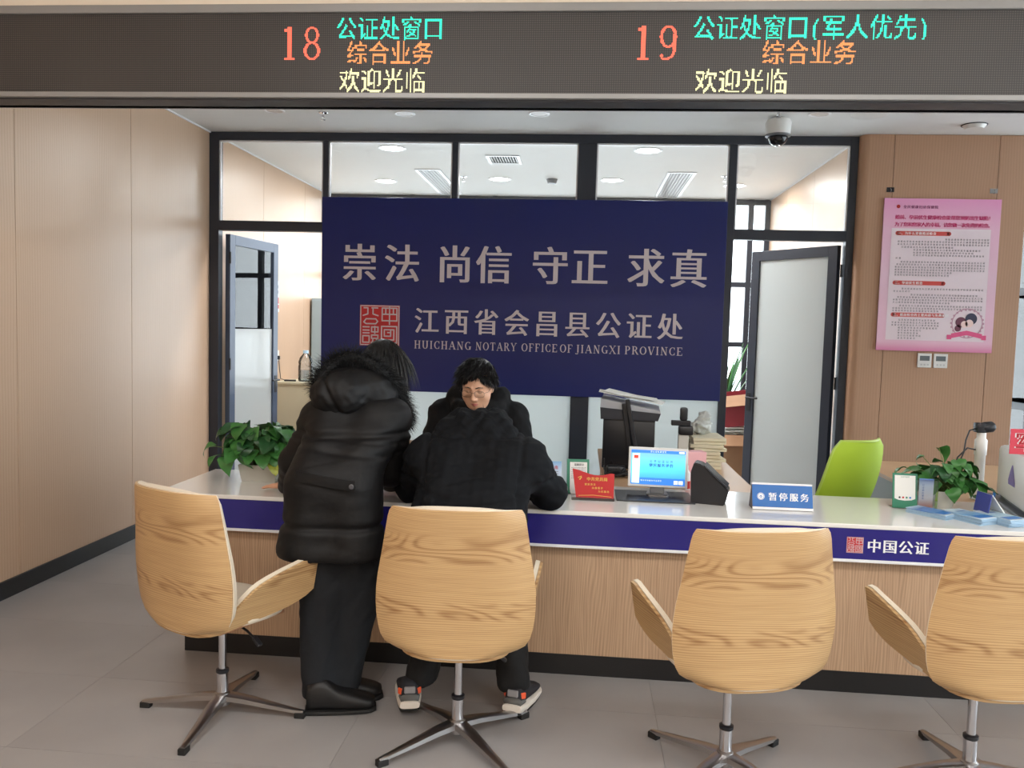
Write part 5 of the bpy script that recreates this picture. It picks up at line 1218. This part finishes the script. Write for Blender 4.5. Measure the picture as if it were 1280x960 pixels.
for z_, tx, w_ in ((.318, '一、为什么要做婚前检查', .38), (-.06, '二、孕前优生检查', .36), (-.385+.08, '三、婚前检查的主要内容与免费项目', .37)):
    hb = NB(); ht = NB(); x_ = -.32; rect(hb, x_, x_+w_, z_-.016, z_+.016, -.0085); disc(hb, x_, z_, .016, 16, None, -.0085); disc(hb, x_+w_, z_, .016, 16, None, -.0085); line(ht, tx, x_+.0, x_+.026*len(tx), z_, .024, Tr(0, -.0098, 0), .03)
    obj('heading_bar', hb, M('coral_print', (214, 84, 80), .3), T); obj('heading_text', ht, m_wprint, T)
bank = '婚前医学检查是对准备结婚的男女双方进行的可能影响结婚和生育的疾病检查以及健康指导和咨询服务可以及早发现问题提高出生人口素质保障家庭幸福'
rs = random.Random(1); z_ = .275
rows = [(.275, .03, .36), (.255, -.32, .36), (.235, -.32, .36), (.213, -.29, .1), (.192, -.2, .3), (.172, -.2, .25), (.152, -.2, .33), (.128, -.33, -.28), (.1, -.29, .34), (.08, -.32, .34), (.06, -.33, .34), (.04, -.33, .34), (.02, -.33, .1), (-.0, -.33, .08),
 (-.105, -.27, .34), (-.125, -.33, -.2), (-.15, -.2, .3), (-.17, -.3, .34), (-.19, -.33, .34), (-.21, -.33, .1), (-.235, -.28, .34), (-.255, -.33, .34), (-.262-.012, -.33, .02)]
rows += [(-.345-.0, -.28, .0), (-.365, -.33, .03), (-.385, -.33, .03), (-.405, -.28, .02), (-.425, -.28, -.1), (-.445, -.28, -.12), (-.465, -.28, -.1), (-.485, -.28, -.14)]
for z_, a, b_ in rows:
    n_ = max(2, int((b_-a)/.0215)); k0 = rs.randrange(60); line(bt, ''.join(bank[(k0+i) % len(bank)] for i in range(n_)), a, b_, z_, .0155, Tr(0, -.0085, 0))
obj('body_text', bt, m_ink, T)
b = NB(); disc(b, .235, -.36, .115, 40, None, -.0086, .108)
for k in range(22):
    a = k*2*PI/22; disc(b, .235+.118*math.cos(a), -.36+.105*math.sin(a), .009, 6, None, -.0088)
obj('wreath_print', b, M('rose_leaf_print', (196, 150, 170), .4), T)
b = NB(); disc(b, .262, -.325, .044, 24, None, -.0094); obj('dark_hair_print', b, M('slate_print', (60, 62, 84), .4), T)
b = NB(); disc(b, .188, -.352, .04, 24, None, -.0094); disc(b, .168, -.40, .024, 20, None, -.0094); obj('brown_hair_print', b, M('plum_print', (110, 60, 80), .4), T)
b = NB(); disc(b, .214, -.368, .026, 20, None, -.0100); disc(b, .25, -.36, .03, 20, None, -.0100); obj('face_print', b, M('blush_print', (244, 214, 210), .4), T)
b = NB(); pydata(b, [(.12, -.0104, -.44), (.235, -.0104, -.415), (.35, -.0104, -.44), (.345, -.0104, -.475), (.235, -.0104, -.45), (.125, -.0104, -.475)], [(0, 1, 4, 5), (1, 2, 3, 4)]); rect(b, .09, .125, -.485, -.45, -.010); rect(b, .345, .38, -.485, -.45, -.010); obj('ribbon_print', b, M('ribbon_pink', (226, 90, 140), .4), T)
for lab, x_ in (('small dark hook above the poster\'s left corner', 2.315), ('small dark hook above the poster\'s right corner', 3.075)):
    T = thing('wall_hook', lab, 'hook', (x_, 6.6, 2.715), 0, 'hooks above the poster'); obj('plate', B(-.028, .028, -.004, 0, -.018, .018, .001), m_alu if x_ > 3 else m_plblack, T); b = NB(); tube(b, [(0, -.004, .01), (0, -.02, 0), (0, -.02, -.014), (0, -.008, -.022)], .003, 6); obj('hook', b, m_alu, T)
for lab, x_ in (('left of the two white thermostats under the poster', 2.642), ('right of the two white thermostats under the poster', 2.762)):
    T = thing('thermostat', lab, 'thermostat', (x_, 6.6, 1.412), 0, 'thermostats under the poster'); obj('case', B(-.052, .052, -.014, 0, -.055, .055, .003), m_plwhite, T); obj('display', B(-.036, .036, -.0155, -.0135, -.002, .036), M('lcd_grey', (110, 118, 122), .25), T)
    for k in range(3): obj('button', B(-.03+k*.024, -.016+k*.024, -.0155, -.0135, -.038, -.026), M('pale_button', (200, 200, 200), .4), T)

# ------------------------------------------------------------------ ceiling fittings
def downlight(x, y, label, on=False, r_=.075, grp='unlit round downlights in the ceiling over the counter'):
    T = thing('downlight', label, 'ceiling light', (x, y, ZC), 0, grp)
    obj('trim_ring', lathe(NB(), [(r_*.8, -.001), (r_*.82, -.006), (r_, -.007), (r_*1.04, -.001)], 28), m_whitetrim, T, angle=40)
    obj('diffuser', lathe(NB(), [(.001, -.004), (r_*.8, -.003)], 28), M('lamp_on', (255, 255, 255), .5, emit=30) if on else M('lamp_off', (206, 198, 196), .4), T)
for x, y, lab in ((-2.336, 6.01, 'leftmost unlit downlight over the left end of the counter'), (-1.369, 6.08, 'unlit downlight above the left part of the banner'), (-.372, 6.06, 'unlit downlight above the middle of the banner'), (1.603, 6.02, 'unlit downlight right of the dome camera')): downlight(x, y, lab)
for x, y, lab in ((-1.743, 7.25, 'lit front downlight of the back room, above the banner\'s left part'), (-2.2, 8.9, 'lit rear downlight of the back room, at the left'), (-.93, 8.7, 'lit rear downlight of the back room, left of the middle mullion'), (.245, 8.68, 'lit rear downlight of the back room, right of the middle mullion'), (.505, 7.25, 'lit front downlight of the back room, at the right'), (1.537, 8.9, 'lit rear downlight of the back room, at the right')): downlight(x, y, lab, True, .12, 'lit downlights in the back room ceiling'); area('downlight_lamp', (x, y, ZC-.012), (.18, .18), 30, (.97, .98, 1)).data.shape = 'DISK'
T = thing('ceiling_speaker', 'round white speaker grille in the ceiling right of the dome camera', 'speaker', (1.95, 6.03, ZC)); obj('grille', lathe(NB(), [(.001, -.012), (.09, -.012), (.12, -.006), (.13, -.001)], 32), m_plwhite, T, angle=40)
T = thing('smoke_detector', 'dark-edged round detector in the ceiling above the poster', 'detector', (2.771, 6.3, ZC)); obj('body', lathe(NB(), [(.001, -.03), (.06, -.03), (.075, -.012), (.085, -.001)], 28), m_plwhite, T, angle=40); obj('rim', lathe(NB(), [(.086, -.006), (.088, -.001)], 28), m_ink, T)
T = thing('smoke_detector', 'small round detector in the ceiling near the right picture edge', 'detector', (2.318, 5.98, ZC)); obj('body', lathe(NB(), [(.001, -.012), (.05, -.012), (.06, -.001)], 24), m_plwhite, T, angle=40)
T = thing('smoke_detector', 'small white detector in the back room ceiling between two lit downlights', 'detector', (-.378, 8.676, ZC)); obj('body', lathe(NB(), [(.001, -.045), (.045, -.045), (.055, -.012), (.06, -.001)], 24), m_plgrey, T, angle=40)
def sprinkler(x, y, lab, z=ZC):
    T = thing('sprinkler', lab, 'sprinkler', (x, y, z), 0, 'ceiling sprinklers'); obj('flange', lathe(NB(), [(.03, -.004), (.036, -.001)], 20), m_chrome, T); obj('nozzle', lathe(NB(), [(.009, -.03), (.009, -.003)], 12), m_chrome, T); obj('deflector', lathe(NB(), [(.016, -.052), (.016, -.049)], 14), m_chrome, T)
    for sx in (-1, 1): obj('yoke_arm', tube(NB(), [(sx*.006, 0, -.028), (sx*.011, 0, -.04), (0, 0, -.05)], .002, 6), m_chrome, T)
sprinkler(-1.985, 6.07, 'sprinkler over the counter between the two left downlights'); sprinkler(1.30, 5.93, 'sprinkler directly in front of the dome camera'); sprinkler(-1.30, 8.6, 'sprinkler in the back room near the long perforated vent'); sprinkler(1.35, 8.4, 'sprinkler in the back room at the right')
T = thing('dome_camera', 'white dome security camera with dark glass hanging from the ceiling', 'camera', (1.345, 6.12, ZC))
obj('housing', lathe(NB(), [(.062, -.135), (.085, -.125), (.09, -.04), (.08, -.02), (.03, -.001)], 30), m_plwhite, T, angle=40); obj('dome', lathe(NB(), [(.001, -.205), (.03, -.20), (.055, -.182), (.068, -.155), (.070, -.135)], 28), M('smoked_dome', (28, 30, 36), .08), T, smooth=True); obj('bottom_ring', lathe(NB(), [(.062, -.142), (.088, -.136), (.088, -.125), (.062, -.125)], 30), m_plgrey, T, angle=40); obj('lens_window', lathe(NB(), [(.001, -.2085), (.02, -.204), (.022, -.198)], 18), m_chrome, T)
def vent(lab, x0, x1, y0, y1, slats):
    T = thing('ceiling_vent', lab, 'vent', ((x0+x1)/2, (y0+y1)/2, ZC)); w_, d_ = (x1-x0)/2, (y1-y0)/2
    b = NB(); box(b, -w_, w_, -d_, -d_+.03, -.01, -.001); box(b, -w_, w_, d_-.03, d_, -.01, -.001); box(b, -w_, -w_+.03, -d_+.03, d_-.03, -.01, -.001); box(b, w_-.03, w_, -d_+.03, d_-.03, -.01, -.001); obj('frame', b, m_whitetrim, T)
    obj('backing', B(-w_+.03, w_-.03, -d_+.03, d_-.03, -.003, -.001), M('vent_shadow', (24, 25, 28), .8), T)
    if slats == 'x':
        me = mesh_from(B(-.0025, .0025, -d_+.03, d_-.03, -.006, -.003)); n_ = int((2*w_-.06)/.024)
        for k in range(n_): obj('slat', me, m_whitetrim, T, loc=(-w_+.03+(k+.5)*(2*w_-.06)/n_, 0, 0))
    else:
        me = mesh_from(B(-w_+.03, w_-.03, -.0035, .0035, -.006, -.003)); n_ = int((2*d_-.06)/.03)
        for k in range(n_): obj('slat', me, m_whitetrim, T, loc=(0, -d_+.03+(k+.5)*(2*d_-.06)/n_, 0))
        me = mesh_from(B(-.0025, .0025, -d_+.03, d_-.03, -.0095, -.0035)); n_ = int((2*w_-.06)/.03)
        for k in range(n_): obj('slat', me, m_whitetrim, T, loc=(-w_+.03+(k+.5)*(2*w_-.06)/n_, 0, 0))
vent('long perforated ceiling vent seen above the banner\'s left part', -1.74, -1.48, 8.2, 9.75, 'y')
vent('long perforated ceiling vent seen above the banner\'s right part', .77, 1.05, 8.2, 9.75, 'y')
vent('small slatted ceiling vent seen above the banner\'s middle', -.94, -.63, 7.5, 7.87, 'x')

# ------------------------------------------------------------------ back room
T = thing('drawer_cabinet', 'low beige cabinet with white drawers seen through the left doorway', 'cabinet', (-2.76, 8.38, 0))
obj('carcass', B(-.38, .40, -.22, .22, .05, .93, .002), m_beige, T); obj('plinth', B(-.37, .39, -.2, .2, 0, .05), m_plgrey, T); obj('cabinet_top', B(-.385, .41, -.235, .23, .93, .955, .003), m_beige, T)
for k in range(3):
    d_ = obj('drawer', B(.0, .39, -.238, -.221, .10+.28*k, .36+.28*k, .003), m_plwhite, T); obj('drawer_handle', tube(NB(), [(.14, -.238, .24+.28*k), (.15, -.255, .24+.28*k), (.25, -.255, .24+.28*k), (.26, -.238, .24+.28*k)], .005, 6), m_plgrey, d_)
T = thing('water_bottle', 'large clear plastic water bottle half full on the beige cabinet', 'bottle', (-2.87, 8.30, .955))
bp_ = [(.06, 0), (.075, .01), (.075, .16), (.07, .18), (.075, .2), (.06, .25), (.03, .285), (.026, .30)]
m_pet = glass('clear_plastic', (.92, .95, .97), .1); obj('bottle_shell', lathe(NB(), bp_, 24), m_pet, T, smooth=True); obj('water', lathe(NB(), [(.058, .004), (.072, .012), (.072, .12)], 24), glass('water', (.80, .90, .97), .08), T); obj('bottle_cap', lathe(NB(), [(.028, .295), (.028, .325)], 18), m_lprint, T)
T = thing('potted_plant', 'small green plant in a pale pot beside the water bottle', 'plant', (-2.60, 8.36, .955)); obj('pot', lathe(NB(), [(.05, 0), (.07, .12), (.064, .12), (.06, .11), (0, .11)], 20), M('pale_pot', (196, 198, 186), .4), T, angle=40)
pothos(T, (0, 0, .11), bushy(0, 0, .22, .10, .08, .09, 26, 5, .62, .12), 31)
T = thing('black_console', 'flat black box resting on a white stand beside the cabinet', 'box', (-2.30, 7.9, 0)); obj('lower_unit', B(-.26, .2, -.2, .2, .0, .74, .004), m_plwhite, T); obj('black_unit', B(-.28, .2, -.22, .2, .742, .90, .012), m_plblack, T, angle=40)
T = thing('filing_cabinet', 'tall blue-grey metal cabinet at the far left of the back room', 'cabinet', (-2.8, 9.45, 0)); obj('body', B(-.33, .45, -.22, .3, 0, 1.85, .004), M('blue_grey_metal', (156, 172, 178), .4), T); obj('cabinet_door', B(-.32, .06, -.232, -.222, .05, 1.83, .003), M('blue_grey_metal', (156, 172, 178), .4), T); obj('cabinet_door', B(.065, .44, -.232, -.222, .05, 1.83, .003), M('blue_grey_metal', (156, 172, 178), .4), T)
T = thing('wall_socket', 'white wall socket with a black plug above the cabinet', 'socket', (XL, 8.2, 1.22)); obj('plate', B(0, .01, -.06, .06, -.055, .055, .002), m_plwhite, T); obj('plug', B(.01, .04, -.015, .015, -.04, .0, .004), m_plblack, T); obj('plug_lead', tube(NB(), [(.03, 0, -.04), (.035, .01, -.14), (.04, .03, -.24), (.10, .08, -.262)], .004, 6), m_plblack, T)
T = thing('wall_notice', 'small white and red notice on the inner wooden wall', 'notice', (XL, 8.22, 1.83)); obj('sheet', B(0, .002, -.05, .05, -.16, .16), m_paper, T)
b = NB(); 
for z_ in (.10, .045): tube(b, [(.003, .022*math.cos(a), z_+.022*math.sin(a)) for a in np.linspace(0, 6.283, 14)], .002, 5, False)
obj('ring_print', b, m_ink, T); obj('red_print', B(.002, .0035, -.04, .04, -.075, -.01), m_red, T); obj('red_print', B(.002, .0035, -.04, .04, -.125, -.085), m_red, T)
T = thing('phone', 'black handset lying on the beige cabinet', 'phone', (-3.02, 8.26, .955), .3); obj('handset', B(-.06, .06, -.03, .03, 0, .018, .006), m_plblack, T)
def carton(lab, loc, rz, w_, d_, h_, mt, flaps):
    T = thing('carton', lab, 'box', loc, rz); b = NB(); t_ = .006
    for q_ in ((-w_, w_, -d_, -d_+t_, 0, h_), (-w_, w_, d_-t_, d_, 0, h_), (-w_, -w_+t_, -d_+t_, d_-t_, 0, h_), (w_-t_, w_, -d_+t_, d_-t_, 0, h_), (-w_+t_, w_-t_, -d_+t_, d_-t_, 0, t_)): box(b, *q_)
    obj('box_body', b, mt, T)
    for a in flaps: obj('flap', B(-w_ if a in 'fb' else -.13, w_ if a in 'fb' else 0, -.004, 0, 0, .15, 0, (Tr(0, -d_, h_) @ Rx(rad(125))) if a == 'f' else Tr(0, d_, h_) @ Rx(rad(-30))) if a in 'fb' else B(0, .15, -d_, d_, 0, .004, 0, Tr(w_, 0, h_) @ Ry(rad(35))) if a == 'r' else B(-.15, 0, -d_, d_, 0, .004, 0, Tr(-w_, 0, h_) @ Ry(rad(-50))), m_card, T)
    return T
carton('brown cardboard box on the floor under the red carton', (1.52, 8.05, 0), rad(8), .24, .2, .62, m_card, 'f')
T = thing('paper_heap', 'heap of folded papers in the open brown cardboard box', 'papers', (1.52, 8.05, .56)); rs = random.Random(6)
for k in range(12): obj('sheet', B(-.11, .11, -.15, .15, 0, .008, 0, Tr(rs.uniform(-.06, .06), rs.uniform(-.02, .02), .008*k+.02) @ Rz(rs.uniform(-1, 1)) @ Rx(rs.uniform(-.15, .15))), m_paper if k % 2 else M('grey_print_paper', (190, 190, 180), .8), T)
carton('red carton with open tan flaps on top of the cardboard box', (1.56, 8.08, .71), rad(-14), .2, .17, .3, m_cardr, 'f').rotation_euler = (rad(4), rad(-9), rad(-14))
T = thing('tall_plant', 'tall spiky green plant beside the back room window', 'plant', (1.42, 8.75, 0)); obj('pot', lathe(NB(), [(.13, 0), (.17, .35), (.155, .35), (.15, .33), (0, .33)], 24), M('dark_pot', (70, 74, 76), .5), T, angle=40)
rs = random.Random(12)
for k in range(30):
    a = rs.uniform(0, 6.28); l_ = rs.uniform(.9, 1.45); sp_ = rs.uniform(.10, .42); P_ = []
    for t in np.linspace(0, 1, 8):
        r_ = .04+sp_*t**1.6; hw = .03*math.sin(PI*(t*.9+.1)); c_ = Vector((math.cos(a)*r_, math.sin(a)*r_, .33+l_*t*(1-.18*t))); sd = Vector((-math.sin(a), math.cos(a), 0))*hw
        P_.append([c_-sd, c_+Vector((math.cos(a), math.sin(a), 0))*-.008, c_+sd])
    b = NB(); V_ = [[b.verts.new(p_) for p_ in r_] for r_ in P_]
    for r1, r2 in zip(V_, V_[1:]):
        for i in range(2): b.faces.new((r1[i], r1[i+1], r2[i+1], r2[i]))
    obj('leaf', b, m_leafd if k % 3 else m_leaf, T, smooth=True)
